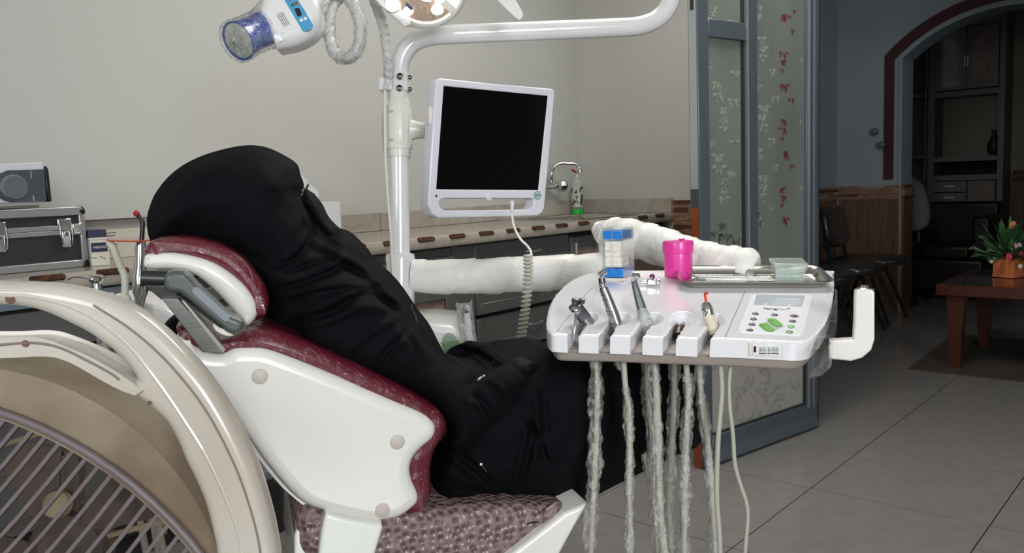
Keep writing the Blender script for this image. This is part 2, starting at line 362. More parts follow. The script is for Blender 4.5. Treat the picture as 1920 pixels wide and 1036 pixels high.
# slab with sink cut-out (x 3.55-4.1, y 2.62-3.0)
sx0, sx1, sy0, sy1 = 3.50, 4.02, 2.60, 2.98
mk('slab', *g_join(g_box((-2.2, YF+.02, ZC-.035), (sx0, YW-.001, ZC)), g_box((sx1, YF+.02, ZC-.035), (4.258, YW-.001, ZC)), g_box((sx0, YF+.02, ZC-.035), (sx1, sy0, ZC)), g_box((sx0, sy1, ZC-.035), (sx1, YW-.001, ZC))), marb, ct, smooth=False)
prof = [(YF+.02, ZC-.05), (YF+.02, ZC), (YF+.012, ZC), (YF+.004, ZC-.004), (YF, ZC-.013), (YF, ZC-.037), (YF+.004, ZC-.046), (YF+.012, ZC-.05)]
prism('edge', [(-2.2, y, z) for y, z in prof], (6.458, 0, 0), marb, ct)
k0 = 2.272
for k in range(-14, 11):
    xa = k0+.178*k+(0 if k < 7 else .01)
    if xa < -.5 or xa > 4.1: continue
    pts = []; L = .094
    for t in np.linspace(-math.pi/2, math.pi/2, 6): pts.append((xa+L-.008+.008*math.cos(t), .011*math.sin(t)))
    for t in np.linspace(math.pi/2, 3*math.pi/2, 6): pts.append((xa+.008+.008*math.cos(t), .011*math.sin(t)))
    s = math.sqrt(.5); V = []
    w_ = np.array([0, -s, s]); v_ = np.array([0, s, s]); c_ = np.array([0, YF+.0025, ZC-.008])
    P = [np.array([x, 0, 0])+c_+v_*y*.9 for x, y in pts]
    mk('inlay', *g_prism([p-w_*.003 for p in P], w_*.0055), marbi, ct, smooth=False)
bs = thing('wall_upstand', 'low marble tiled upstand running along the wall behind the worktop', 'backsplash', (1.5, YW-.01, ZC))
xs = [-2.2, -1.3, -.5, .35, 1.1, 1.85, 2.619, 3.445, 4.258]
for a, b in zip(xs[:-1], xs[1:]): mk('tile', *g_box((a+.0015, YW-.018, ZC+.0005), (b-.0015, YW-.0005, 1.0)), marb, bs, bevel=.002, seg=1)
ys = [2.485, 2.80, YW-.019]
for a, b in zip(ys[:-1], ys[1:]): mk('tile', *g_box((4.242, a+.001, ZC+.0005), (4.2595, b-.001, 1.0)), marb, bs, bevel=.002, seg=1)
# sink
sk = thing('sink', 'stainless steel sink bowl let into the worktop corner under the tap', 'sink', (3.76, 2.79, ZC-.16))
g = []
rim = g_join(g_box((sx0-.02, sy0-.02, ZC), (sx1+.02, sy0+.005, ZC+.004)), g_box((sx0-.02, sy1-.005, ZC), (sx1+.02, sy1+.02, ZC+.004)), g_box((sx0-.02, sy0+.005, ZC), (sx0+.005, sy1-.005, ZC+.004)), g_box((sx1-.005, sy0+.005, ZC), (sx1+.02, sy1-.005, ZC+.004)))
mk('rim', *rim, steel, sk, smooth=False)
V = [(sx0+.002, sy0+.002, ZC), (sx1-.002, sy0+.002, ZC), (sx1-.002, sy1-.002, ZC), (sx0+.002, sy1-.002, ZC), (sx0+.03, sy0+.03, ZC-.15), (sx1-.03, sy0+.03, ZC-.15), (sx1-.03, sy1-.03, ZC-.15), (sx0+.03, sy1-.03, ZC-.15)]
mk('bowl', V, [(4, 5, 6, 7), (0, 1, 5, 4), (1, 2, 6, 5), (2, 3, 7, 6), (3, 0, 4, 7)], steel, sk, smooth=False)
lathe('drain', (3.76, 2.79, ZC-.149), (0, 0, 1), [(.03, 0), (.03, .003), (.018, .004)], chrome, sk)
# tap on the wall
tp = thing('tap', 'old chrome wall tap with red-marked handle and swan-neck spout over the sink', 'tap', tuple(ony(1050, 345, 3.13)))
b0 = ony(1024, 348, 3.13); hub = b0+np.array([.0, -.06, 0])
mk('inlet', *g_join(g_cyl(b0, b0+np.array([0, -.012, 0]), .034), g_cyl(b0+np.array([0, -.01, 0]), hub, .013)), chrome, tp)
mk('inlet', *g_join(g_cyl(b0+np.array([-.15, 0, 0]), b0+np.array([-.15, -.012, 0]), .034), g_cyl(b0+np.array([-.15, -.01, 0]), hub+np.array([-.15, 0, 0]), .013)), chrome, tp)
tube('body', [hub+np.array([-.19, 0, 0]), hub+np.array([.02, 0, 0])], .019, chrome, tp, smooth_path=False)
hc = hub+np.array([.03, 0, -.005]); hx = nrm((.8, -.6, -.05))
lathe('handle', hub+np.array([.015, 0, 0]), hx, [(.016, 0), (.02, .02), (.031, .03), (.034, .05), (.030, .062), (.012, .066)], chrome, tp, n=8)
lathe('red_mark', hub+np.array([.015, 0, 0])+hx*.064, hx, [(.017, 0), (.016, .006), (.004, .007)], mat('red_plastic', S(176, 16, 28), .35), tp, n=12)
sp0 = hub+np.array([-.02, 0, .018]); D0 = np.dot(sp0-CP, CF)
def tq(px, py): return at(px, py, D0-.02)
tube('spout', [sp0, tq(1034, 328), tq(1039, 313), tq(1050, 306), tq(1064, 306), tq(1078, 307), tq(1086, 314), tq(1089, 322)], .0098, chrome, tp)
lathe('spout_tip', tq(1085, 314), nrm(tq(1090, 325)-tq(1085, 314)), [(.011, 0), (.013, .008), (.012, .032), (.010, .034)], chrome, tp)
# squeeze bottle with a green base
bt = thing('bottle', 'upturned clear squeeze bottle with bright green cap and red tip beside the tap', 'bottle', (4.12, 3.02, ZC))
bc = onz(1089, 401, ZC); bc = np.array([bc[0]-.03, 3.045, ZC]); bq = np.array([bc[0], bc[1], ZC])
lathe('cap', bq, (0, 0, 1), [(.038, 0), (.0385, .004), (.038, .03), (.034, .032)], mat('green_plastic', S(30, 168, 62), .35), bt)
lathe('body', bq, (0, 0, 1), [(.033, .032), (.036, .05), (.036, .17), (.030, .20), (.018, .215), (.012, .235)], film('clear_bottle_plastic', .12, 8, .2, (.75, .85, .78), .08, lo=0, hi=.12), bt)
lathe('tip', bq, (0, 0, 1), [(.010, .235), (.012, .25), (.006, .256)], MATS['red_plastic'], bt, n=10)
tube('lever', [bq+np.array([.0, 0, .252]), bq+np.array([-.03, 0.012, .268])], .006, MATS['red_plastic'], bt, n=8, smooth_path=False)
lb = RH*1.0; mk('label', *g_lathe(bq, (0, 0, 1), [(.0366, .045), (.0366, .165)], 40), mat('bottle_label', S(190, 192, 180), .5, var=(60, S(60, 62, 58), (1, 1, .6), .52, .56)), bt)
vs = bt.children[-1].data; bm = bmesh.new(); bm.from_mesh(vs)
bmesh.ops.delete(bm, geom=[v for v in bm.verts if np.dot(np.array(v.co)+org(bt)-bq, nrm(-FH-.55*RH)) < .018], context='VERTS'); bm.to_mesh(vs); bm.free()
# glass sheets leaning on the upstand
for gx, (pa, pb) in enumerate(((1137, 1172), (1186, 1223))):
    y1 = onx(pa-12, 372, 4.235)[1]; y0 = onx(pb, 372, 4.235)[1]
    gs = prism('glass_sheet', [(4.17, y0, ZC+.001), (4.17, y1-.0, ZC+.001), (4.236, y1-.0, 1.012), (4.236, y0, 1.012)], (-.003, 0, 0), film('thin_glass', .06, 3, .02, (.5, .6, .55), .02, lo=0, hi=.03) if gx == 0 else MATS['thin_glass'], None, smooth=False)
    tag(gs, ('clear glass sheet leaning on the upstand, the one nearer the tap', 'clear glass sheet leaning on the upstand, the one nearer the stone strips')[gx], 'glass sheet', 'glass sheets leaning on the upstand')
# ================================================================== cabinets below
def cabinet(name, label, x0, x1, build):
    t = thing(name, label, 'cabinet', ((x0+x1)/2, 2.82, 0))
    mk('carcass', *g_box((x0+.001, 2.56, .08), (x1-.001, 3.125, ZC-.056)), alud, t, smooth=False)
    mk('plinth', *g_box((x0+.001, 2.58, 0), (x1-.001, 2.62, .08)), alud, t, smooth=False)
    build(t, x0, x1); return t
def stile(t, x0, x1, z0=.08, z1=ZC-.056, y=2.53): mk('stile', *g_box((x0+.001, y, z0), (x1-.001, 2.56, z1)), alu, t, bevel=.002, seg=1)
def drawer(t, x0, x1, z0, z1, handle=True):
    d = mk('drawer', *g_join(g_box((x0+.002, 2.535, z0+.002), (x1-.002, 2.559, z1-.002)), g_box((x0+.002, 2.522, z0+.002), (x0+.032, 2.535, z1-.002)), g_box((x0+.032, 2.522, z0+.002), (x1-.002, 2.535, z0+.05))), alu, t, bevel=.002, seg=1)
    if handle:
        xm = (x0+x1)/2+.05; zm = (z0+z1)/2+.01
        mk('handle', *g_join(g_tube(cr([(xm-.05, 2.528, zm), (xm-.045, 2.512, zm), (xm, 2.508, zm-.004), (xm+.045, 2.512, zm), (xm+.05, 2.528, zm)], 5), .006, 8)), aluh, d)
def door(t, x0, x1, z0, z1, m=pinkm, fw=.055, knob=None):
    d = mk('door', *g_join(g_box((x0+.002, 2.522, z0), (x0+fw, 2.558, z1)), g_box((x1-fw, 2.522, z0), (x1-.002, 2.558, z1)), g_box((x0+fw, 2.522, z0), (x1-fw, 2.558, z0+fw)), g_box((x0+fw, 2.522, z1-fw), (x1-fw, 2.558, z1))), alu, t, bevel=.003, seg=2)
    mk('panel', *g_box((x0+fw-.004, 2.535, z0+fw-.004), (x1-fw+.004, 2.548, z1-fw+.004)), m, d, smooth=False)
    if knob: tube('handle', [(knob, 2.515, z1-.03), (knob, 2.515, z0+.03)], .009, aluh, d, n=10, smooth_path=False)
    return d
def flapdrawer(t, x0, x1, z0, z1):
    d = mk('drawer', *g_box((x0+.002, 2.535, z0+.002), (x1-.002, 2.559, z1-.002)), alu, t, bevel=.002, seg=1)
    prism('handle', [(x0+.004, 2.534, z1-.035), (x0+.004, 2.516, z1-.037), (x0+.004, 2.511, z1-.043), (x0+.004, 2.509, z1-.082), (x0+.004, 2.534, z1-.09)], (x1-x0-.008, 0, 0), alu, d, smooth=False)
ZT = ZC-.056
def bA(t, x0, x1):
    stile(t, x1-.0, x1+.105); flapdrawer(t, x0, x1, .70, ZT); door(t, x0, x1, .1, .70)
def bB(t, x0, x1):
    stile(t, x0, x0+.02)
    for z0, z1 in ((.72, ZT), (.545, .705), (.365, .53), (.19, .352)): drawer(t, x0+.02, x1, z0, z1)
    drawer(t, x0+.02, x1, .09, .18, False)
cabinet('base_cabinet', 'grey cabinet with pull drawer over a pink marble door, left of the drawer stack', 1.98, 2.51, bA)
cabinet('drawer_cabinet', 'grey cabinet of stacked drawers with small bow handles, behind the coiled cord', 2.617, 3.33, bB)
cabinet('sink_cabinet', 'grey cabinet with bright pull rail and brown marble door, under the sink', 3.335, 4.255, lambda t, a, b: (door(t, a, (a+b)/2, .1, ZT-.02, knob=a+.03), door(t, (a+b)/2, b, .1, ZT-.02)))
def bL(t, x0, x1):
    stile(t, x1-.04, x1)
    d = mk('drawer', *g_box((x0+.002, 2.53, .825), (x1-.042, 2.559, ZT-.002)), mat('pale_blue_grey_metal', S(150, 165, 180), .3, metal=.5), t)
    for z0, z1 in ((.704, .82), (.585, .700), (.40, .581), (.2, .396)):
        mk('drawer', *g_box((x0+.002, 2.528, z0), (x1-.042, 2.559, z1-.006)), alu, t, bevel=.002, seg=1)
cabinet('drawer_cabinet', 'plain grey drawer cabinet under the aluminium case, seen through the fan frame', .25, 1.35, bL)
cabinet('base_cabinet', 'grey cabinet with pinkish marble door, seen low between fan frame and chair back', 1.352, 1.975, lambda t, a, b: (flapdrawer(t, a, b, .70, ZT), door(t, a, b, .1, .69)))
cabinet('drawer_cabinet', 'grey drawer cabinet at the far left end of the worktop', -1.2, .248, bL)
pt = thing('water_filter', 'round grey lid of a canister standing low beside the chair back', 'canister', tuple(onz(497, 900, .1)))
pc = ony(500, 880, 2.40)
lathe('lid', (pc[0], 2.42, pc[2]-.03), (0, 0, 1), [(.05, 0), (.055, .01), (.05, .03), (.035, .042), (.01, .045)], mat('grey_plastic_lid', S(100, 108, 110), .4), pt); lathe('body', (pc[0], 2.42, 0.0), (0, 0, 1), [(.06, 0), (.06, pc[2]-.035), (.045, pc[2]-.03)], alud, pt)
# ================================================================== glazed folding door leaf
LA = np.array([2.815, 1.53, 0]); LB = np.array([3.60, 1.385, 0]); LU = nrm(LB-LA); LN = np.array([LU[1], -LU[0], 0]); LL = .79
dr = thing('door_1', None, None, tuple((LA+LB)/2), kind='structure')
def lbox(name, s0, s1, z0, z1, d0, d1, m, parent=dr, **k):
    return mk(name, *g_obox(LA+LU*(s0+s1)/2+UP*(z0+z1)/2+LN*(d0+d1)/2, LU, LN, UP, s1-s0, abs(d1-d0), z1-z0), m, parent, **k)
frost = mat('frosted_film_glass', S(112, 120, 112), .35, var=(5, S(100, 108, 100), (1, 1, .4)), spec=.6)
dmarb = marble('grey_marble_panel', S(160, 157, 149), S(112, 110, 104), 9, .4, .03, S(146, 144, 136))
ZT2 = 2.5
lbox('stile', 0, .062, .012, ZT2, -.045, 0, alul, bevel=.002, seg=1)
lbox('stile', .70, .790, .012, ZT2, -.045, 0, alul, bevel=.002, seg=1)
for s in (.712, .728, .748, .772): lbox('reveal', s, s+.006, .10, ZT2, 0, .006, aluh if s in (.712, .748) else alul, smooth=False)
lbox('gasket', .783, .792, .012, ZT2, -.04, .002, alud, smooth=False)
lbox('bottom_rail', .062, .70, .012, .118, -.045, 0, alul, bevel=.002, seg=1)
prism('kick_bevel', [LA+LU*.0+UP*.012+LN*.0005, LA+LU*.0+UP*.06+LN*.0005, LA+LU*.0+UP*.012+LN*.012], LU*.78, alul, dr, smooth=False)
lbox('middle_rail', .062, .70, .60, .69, -.045, 0, alul, bevel=.002, seg=1)
lbox('mullion', .297, .355, .69, ZT2, -.04, .004, alul, bevel=.002, seg=1)
lbox('mullion_lip', .289, .2965, .69, ZT2, -.03, .006, aluh, smooth=False)
lbox('gasket', .272, .2885, .69, ZT2, -.03, -.008, alud, smooth=False); lbox('gasket', .064, .698, .118, .126, -.03, -.003, alud, smooth=False); lbox('gasket', .690, .699, .126, .6, -.03, -.003, alud, smooth=False)
lbox('cross_rail', .062, .288, 1.625, 1.69, -.045, .001, alul, bevel=.002, seg=1)
lbox('marble_panel', .063, .699, .118, .601, -.025, -.012, dmarb, smooth=False)
lbox('glass_pane', .063, .289, .690, 1.625, -.025, -.014, frost, smooth=False)
lbox('glass_pane', .063, .289, 1.69, ZT2, -.025, -.014, frost, smooth=False)
lbox('glass_pane', .355, .701, .690, ZT2, -.025, -.014, frost, smooth=False)
lbox('edge_face', .0, .002, .02, ZT2, -.043, -.002, aluh, smooth=False)
mk('edge_reflection_strip', *g_obox(LA-LU*.0015+LN*-.022+UP*.5, LU, LN, UP, .003, .034, 1.0), mat('painted_wood_reflection', S(128, 60, 28), .25, coat=.5), dr, smooth=False)  # bare aluminium edge; the orange reflection of wood is painted on as a strip
mk('edge_plate', *g_obox(LA-LU*.0015+LN*-.022+UP*1.62, LU, LN, UP, .003, .034, 1.1), aluh, dr, smooth=False)
mk('latch', *g_obox(LA-LU*.004+LN*-.022+UP*1.742, LU, LN, UP, .003, .014, .05), alud, dr, smooth=False)
# leaf sprays on the glass: prints, and dark painted reflections
def leafshape(c, ang, L, wd, d):
    ca, sa = math.cos(ang), math.sin(ang); P = []
    for t, q in ((0, 0), (.25, .6), (.5, 1), (.75, .55), (1, 0), (.7, -.5), (.45, -1), (.2, -.6)):
        s_ = t*L; k_ = q*wd/2; P.append(LA+LU*(c[0]+s_*ca-k_*sa)+UP*(c[1]+s_*sa+k_*ca)+LN*d)
    return P
def spray(name, cl, m, d=-.0135, sz=.032):
    V = []; F = []
    for (px, py, k, sc) in cl:
        q = onp(px, py, LA, LN); s = np.dot(q-LA, LU)
        for i in range(k):
            for j in range(5):
                c = (s+random.uniform(-.012, .012)*sc, q[2]+(i-k/2)*.034*sc)
                P = leafshape(c, -1.57+(j-2)*.75+random.uniform(-.15, .15), sz*sc*random.uniform(.8, 1.1), .013*sc, d)
                n0 = len(V); V += P; F.append(tuple(range(n0, n0+8)))
    tag(mk(name, V, F, m, dr, smooth=False), kind='stuff')
paleleaf = mat('pale_leaf_print', S(140, 148, 136), .45); redleaf = mat('plum_leaf_print', S(104, 62, 66), .45); reflleaf = mat('painted_leaf_reflection', S(84, 86, 80), .45)
spray('pale_leaf_print', [(1345, 12, 2, 1.), (1380, 30, 1, 1), (1352, 155, 2, 1.2), (1362, 212, 3, 1.), (1380, 178, 1, 1), (1353, 290, 2, 1.2), (1364, 345, 3, 1.), (1338, 255, 1, 1), (1385, 255, 1, 1), (1378, 315, 1, .9), (1336, 110, 1, 1), (1384, 125, 1, 1),
                          (1427, 10, 2, .9), (1436, 78, 3, 1.), (1453, 122, 1, 1), (1427, 145, 2, .9), (1437, 207, 3, 1.1), (1459, 172, 1, 1), (1452, 252, 1, 1), (1428, 278, 2, .9), (1437, 338, 3, 1.1), (1459, 302, 1, 1), (1453, 378, 1, 1), (1428, 405, 2, .9), (1508, 105, 1, .6), (1507, 220, 1, .6), (1507, 345, 1, .6)], paleleaf)
spray('plum_leaf_print', [(1478, 18, 1, 1.3), (1494, 14, 1, .6), (1475, 97, 2, 1.), (1479, 148, 1, 1.3), (1491, 50, 1, .7), (1474, 225, 2, 1.), (1478, 275, 1, 1.3), (1472, 125, 1, .6), (1472, 253, 1, .6), (1490, 178, 1, .8), (1474, 352, 2, 1.), (1490, 303, 1, .8), (1472, 378, 1, .6), (1478, 400, 1, 1.2)], redleaf)
spray('painted_leaf_reflection', [(1357, 420, 2, 1.2), (1372, 432, 1, 1), (1385, 442, 1, 1), (1425, 400, 2, 1.1), (1342, 428, 1, .9)], reflleaf)  # low dark leaves: the pane's reflection is put into their colour
# second leaf folded back behind it to the wall jamb
d2 = thing('door_2', None, None, (3.9, 1.85, 0), kind='structure')
A2 = LB+np.array([.03, .06, 0]); B2 = np.array([4.24, 2.26, 0]); U2 = nrm(B2-A2); N2 = np.array([U2[1], -U2[0], 0]); L2 = np.linalg.norm(B2-A2)
for s0, s1, z0, z1, m in ((0, .07, .012, 2.5, alul), (L2-.07, L2, .012, 2.5, alul), (.07, L2-.07, .012, .12, alul), (.07, L2-.07, .6, .69, alul)):
    mk('rail', *g_obox(A2+U2*(s0+s1)/2+UP*(z0+z1)/2, U2, N2, UP, s1-s0, .04, z1-z0), m, d2, smooth=False)
mk('glass_pane', *g_obox(A2+U2*L2/2+UP*1.6, U2, N2, UP, L2-.138, .01, 1.82), frost, d2, smooth=False); mk('marble_panel', *g_obox(A2+U2*L2/2+UP*.36, U2, N2, UP, L2-.138, .01, .484), dmarb, d2, smooth=False)
# ================================================================== waiting area in the hall
leather = mat('worn_black_leatherette', S(34, 32, 33), .32, bump=(40, .25), coat=.25, var=(25, S(52, 50, 50)))
blk = mat('black_painted_tube', S(12, 12, 13), .6, spec=.2)
def pillow(c, u, v, w, su, sv, sw, rnd=.35, n=10):
    """superellipse cushion"""
    V = []; F = []; m_ = 4*n
    rings = [(-.5, .80), (-.42, .93), (-.2, 1), (.2, 1), (.42, .93), (.5, .78)]
    for h, k in rings:
        for j in range(m_):
            t = 2*math.pi*j/m_; e = rnd*2
            x = math.copysign(abs(math.cos(t))**e, math.cos(t)); y = math.copysign(abs(math.sin(t))**e, math.sin(t))
            V.append(np.array(c)+np.array(u)*x*su/2*k+np.array(v)*y*sv/2*k+np.array(w)*h*sw)
    for i in range(len(rings)-1):
        for j in range(m_): F.append((i*m_+j, i*m_+(j+1) % m_, (i+1)*m_+(j+1) % m_, (i+1)*m_+j))
    F.append(tuple(range(m_))[::-1]); F.append(tuple(range((len(rings)-1)*m_, len(rings)*m_)))
    return V, F
def mkchair(x, y, label, group):
    t = thing('visitor_chair', label, 'chair', (x, y, 0), group)
    c = np.array([x, y, 0.]); X = np.array([1., 0, 0]); Yv = np.array([0, -1., 0])   # front faces -Y
    s = mk('seat', *pillow(c+Yv*.03+UP*.45, X, Yv, UP, .47, .46, .07), leather, t, auto=60)
    bt_ = nrm((0, .18, 1)); mk('backrest', *pillow(c-Yv*.235+UP*.70, X, bt_, nrm(np.cross(X, bt_)), .44, .32, .05), leather, t, auto=60)
    for sx in (-1, 1):
        tube('leg', [c+X*sx*.17+Yv*.06+UP*.415, c+X*sx*.215+Yv*.225+UP*.0], .012, blk, t, n=8, smooth_path=False)
        tube('leg', [c+X*sx*.17-Yv*.08+UP*.415, c+X*sx*.215-Yv*.24+UP*.0], .012, blk, t, n=8, smooth_path=False)
    for sx in (-1, 1): tube('back_upright', [c+X*sx*.15-Yv*.10+UP*.405, c+X*sx*.16-Yv*.2+UP*.43, c+X*sx*.16-Yv*.24+UP*.58], .015, blk, t, n=8)
    tube('frame_rail', [c+X*-.18+Yv*.07+UP*.405, c+X*.18+Yv*.07+UP*.405], .010, blk, t, n=8, smooth_path=False)
    return t
for i, (x, y, lb_) in enumerate(((6.44, 2.12, 'black padded chair furthest along the dado, beside the arch pier'), (5.86, 2.10, 'middle black padded chair of the row against the wood-tiled dado'), (5.28, 2.08, 'black padded chair nearest the glazed door, mostly hidden by it'))):
    mkchair(x, y, lb_, 'waiting chairs along the hall wall')
rg = prism('rug', [(4.91, 1.39, .0005), (6.1, 1.44, .0005), (6.1, -.3, .0005), (4.90, -.3, .0005)], (0, 0, .006), mat('dark_brown_rug', S(62, 54, 48), .8, bump=(200, .3)), None, smooth=False)
tag(rg, 'thin dark brown rug lying on the floor under the coffee table', 'rug')
tb = thing('coffee_table', 'reddish-brown wooden coffee table with dark glass top and square tapered legs', 'table', (5.4, .75, .0065))
tx0, tx1, ty0, ty1, tz = 5.0, 5.84, .05, 1.28, .475
mk('tabletop', *g_join(g_box((tx0, ty0, tz-.06), (tx1, ty0+.05, tz)), g_box((tx0, ty1-.05, tz-.06), (tx1, ty1, tz)), g_box((tx0, ty0+.05, tz-.06), (tx0+.05, ty1-.05, tz)), g_box((tx1-.05, ty0+.05, tz-.06), (tx1, ty1-.05, tz))), wood, tb, bevel=.003, seg=1)
mk('glass_top', *g_box((tx0+.05, ty0+.05, tz-.012), (tx1-.05, ty1-.05, tz-.001)), mat('dark_glass', S(26, 32, 36), .06, spec=.8), tb, smooth=False)
for x in (tx0+.05, tx1-.13):
    for y in (ty0+.05, ty1-.13, ):
        a, b = .09, .05; xs_ = x+.04; ys_ = y+.04
        V = [(xs_+sx*k, ys_+sy*k, zz) for k, zz in ((b/2, .0065), (a/2, tz-.06)) for sx, sy in ((-1, -1), (1, -1), (1, 1), (-1, 1))]
        mk('leg', V, [(3, 2, 1, 0), (4, 5, 6, 7), (0, 1, 5, 4), (1, 2, 6, 5), (2, 3, 7, 6), (3, 0, 4, 7)], wood, tb, smooth=False)
# planter
pc = onz(1888, 521, tz); pc = np.array([pc[0]+.06, pc[1]-.0, tz])
pl = thing('flower_planter', 'square terracotta-coloured slatted planter of artificial flowers on the coffee table', 'planter', tuple(pc))
terra = mat('orange_brown_wood_planter', S(196, 110, 66), .6)
pu = nrm((-.35, -.94, 0)); pv = np.array([-pu[1], pu[0], 0])
mk('pot_base', *g_obox(pc+UP*.012, pu, pv, UP, .125, .125, .022), terra, pl, bevel=.002, seg=1)
mk('pot_body', *g_obox(pc+UP*.055, pu, pv, UP, .108, .108, .07), terra, pl, smooth=False)
for k in range(5):
    for sg in (-1, 1):
        mk('slat', *g_obox(pc+UP*.062+pu*(k-2)*.0235+pv*sg*.057, pu, pv, UP, .021, .008, .08+.012*(k % 2)), terra, pl, smooth=False)
        mk('slat', *g_obox(pc+UP*.062+pv*(k-2)*.0235+pu*sg*.057, pu, pv, UP, .008, .021, .08+.012*(k % 2)), terra, pl, smooth=False)
greens = [mat('dark_green_leaf', S(40, 78, 44), .5), mat('mid_green_leaf', S(70, 112, 62), .5)]
for k in range(95):
    az = random.uniform(0, 2*math.pi); el = random.uniform(.1, 1.45); L = random.uniform(.06, .17)
    b_ = pc+UP*.10; d_ = np.array([math.cos(az)*math.cos(el), math.sin(az)*math.cos(el), math.sin(el)]); o_ = b_+d_*L*1.25
    sd = nrm(np.cross(d_, (0, 0, 1))); w_ = random.uniform(.008, .018); lw = random.uniform(.05, .08)
    tip = o_+d_*lw*.6+UP*random.uniform(-.03, .02); P = [b_+d_*L*.4, o_-sd*w_-d_*.02, o_-sd*w_*.8+d_*.02, tip, o_+sd*w_*.8+d_*.02, o_+sd*w_-d_*.02]
    mk('leaf', *g_prism(P, UP*.0015+sd*.0005), greens[k % 2], pl, smooth=False)
def flower(px, py, D, r, m, label):
    c = at(px, py, D); V, F = [], []
    for ring, (n_, rr, h) in enumerate(((6, 1, 0), (5, .7, .25), (4, .4, .45))):
        for j in range(n_):
            t = 2*math.pi*j/n_+ring*.5; d_ = np.array([math.cos(t)*CR[i]+math.sin(t)*UP[i] for i in range(3)]); s_ = np.array([-math.sin(t)*CR[i]+math.cos(t)*UP[i] for i in range(3)])
            b_ = c-CF*r*h*1.3; o_ = b_+d_*r*rr-CF*r*.2
            nV = len(V); P = [b_, b_+d_*r*rr*.5-s_*r*rr*.4, o_-s_*r*rr*.3, o_+s_*r*rr*.3, b_+d_*r*rr*.5+s_*r*rr*.4]
            V += P+[p-CF*.003 for p in P]; F += [tuple(nV+i for i in (0, 1, 2, 3, 4)), tuple(nV+5+i for i in (4, 3, 2, 1, 0))]+[(nV+i, nV+(i+1) % 5, nV+5+(i+1) % 5, nV+5+i) for i in range(5)]
    mk('flower', V, F, m, pl, smooth=False, label=label)
DP = np.dot(pc-CP, CF)
flower(1906, 466, DP-.08, .034, mat('pale_pink_petal', S(226, 178, 190), .6), 'pale pink rose')
flower(1891, 480, DP-.1, .018, mat('hot_pink_petal', S(224, 70, 112), .6), 'small hot pink bloom'); flower(1912, 474, DP-.1, .015, MATS['hot_pink_petal'], 'small pink bloom')
flower(1898, 421, DP-.04, .020, mat('peach_petal', S(230, 158, 104), .6), 'peach tulip bud'); flower(1893, 430, DP-.04, .016, MATS['peach_petal'], 'peach bud')
flower(1902, 441, DP-.06, .012, mat('cream_petal', S(225, 222, 205), .6), 'small white bloom'); flower(1858, 490, DP-.05, .01, MATS['cream_petal'], 'small white bloom'); flower(1912, 499, DP-.12, .013, MATS['cream_petal'], 'white bloom')
# curtain knobs on the arch wall
for (px, py, lb_) in ((1645, 247, 'upper small metal curtain knob beside the red arch trim'), (1659, 272, 'lower small metal curtain knob on the red arch trim')):
    q = onx(px, py, 6.85); t = lathe('curtain_knob', q-np.array([.0003 if px < 1650 else .0155, 0, 0]), (-1, 0, 0), [(.012, 0), (.008, .012), (.008, .04), (.022, .05), (.028, .06), (.02, .072), (.004, .075)], mat('tarnished_silver', S(120, 130, 150), .35, metal=.8) if px < 1650 else MATS['tarnished_silver'], n=14)
    tag(t, lb_, 'knob', 'curtain knobs by the arch')
# ================================================================== far room beyond the arch
cab = mat('grey_painted_cabinet', S(118, 122, 116), .5)
wu = thing('wall_unit', 'tall built-in wall unit with marble doors, open niche and drawers, beyond the arch', 'cabinet', (9.15, 2.1, 0))
def ub(name, y0, y1, z0, z1, x0, x1, m, parent=wu, **k): return mk(name, *g_box((x0, min(y0, y1), z0), (x1, max(y0, y1), z1)), m, parent, smooth=False, **k)
YL, YR = 2.40, 1.74
ub('side_post', YL, YL-.06, 0, 2.6, 9.0, 9.329, cab); ub('side_post', YR+.05, YR, 0, 2.6, 9.0, 9.329, cab)
ub('shelf', YL-.06, YR+.05, 1.78, 1.83, 9.0, 9.329, cab); ub('shelf', YL-.06, YR+.05, 1.16, 1.205, 8.98, 9.329, cab); ub('shelf', YL-.06, YR+.05, .98, 1.03, 9.0, 9.329, cab); ub('shelf', YL-.06, YR+.05, 2.42, 2.6, 9.0, 9.329, cab)
ub('niche_back', YL-.06, YR+.05, 1.03, 1.78, 9.31, 9.329, mat('niche_paint', S(138, 140, 124), .7)); ub('niche_dark', YL-.06, YR+.05, 1.031, 1.159, 9.28, 9.309, alud)
def udoor(y0, y1, z0, z1):
    d = mk('door', *g_join(g_box((8.975, y1, z0), (8.998, y1+.03, z1)), g_box((8.975, y0-.03, z0), (8.998, y0, z1)), g_box((8.975, y1+.03, z0), (8.998, y0-.03, z0+.03)), g_box((8.975, y1+.03, z1-.03), (8.998, y0-.03, z1))), cab, wu, smooth=False)
    mk('panel', *g_box((8.985, y1+.025, z0+.025), (8.995, y0-.025, z1-.025)), pinkm, d, smooth=False)
    mk('handle', *g_box((8.965, (y0 if y1 < 1.9 else y1+.02)-.014, (z0+z1)/2-.08), (8.974, (y0 if y1 < 1.9 else y1+.02)-.004, (z0+z1)/2+.02)), aluh, d, smooth=False)
udoor(2.33, 2.065, 1.84, 2.41); udoor(2.06, 1.795, 1.84, 2.41); udoor(2.03, 1.80, .1, .97)
for z0, z1 in ((.87, .97), (.76, .86), (.62, .75), (.45, .61), (.1, .44)):
    d = ub('drawer', 2.335, 2.04, z0, z1, 8.975, 8.998, cab); mk('handle', *g_box((8.962, 2.14, (z0+z1)/2), (8.972, 2.23, (z0+z1)/2+.012)), aluh, d, smooth=False)
ub('carcass', YL-.061, YR+.051, .02, .979, 9.0, 9.32, alud)
vp = onx(1863, 286, 9.12); vs_ = lathe('vase', (9.12, vp[1]-.0, 1.2055), (0, 0, 1), [(.03, 0), (.055, .04), (.06, .1), (.03, .16), (.018, .21), (.025, .24)], mat('dark_red_vase_glaze', S(62, 22, 20), .5), n=18)
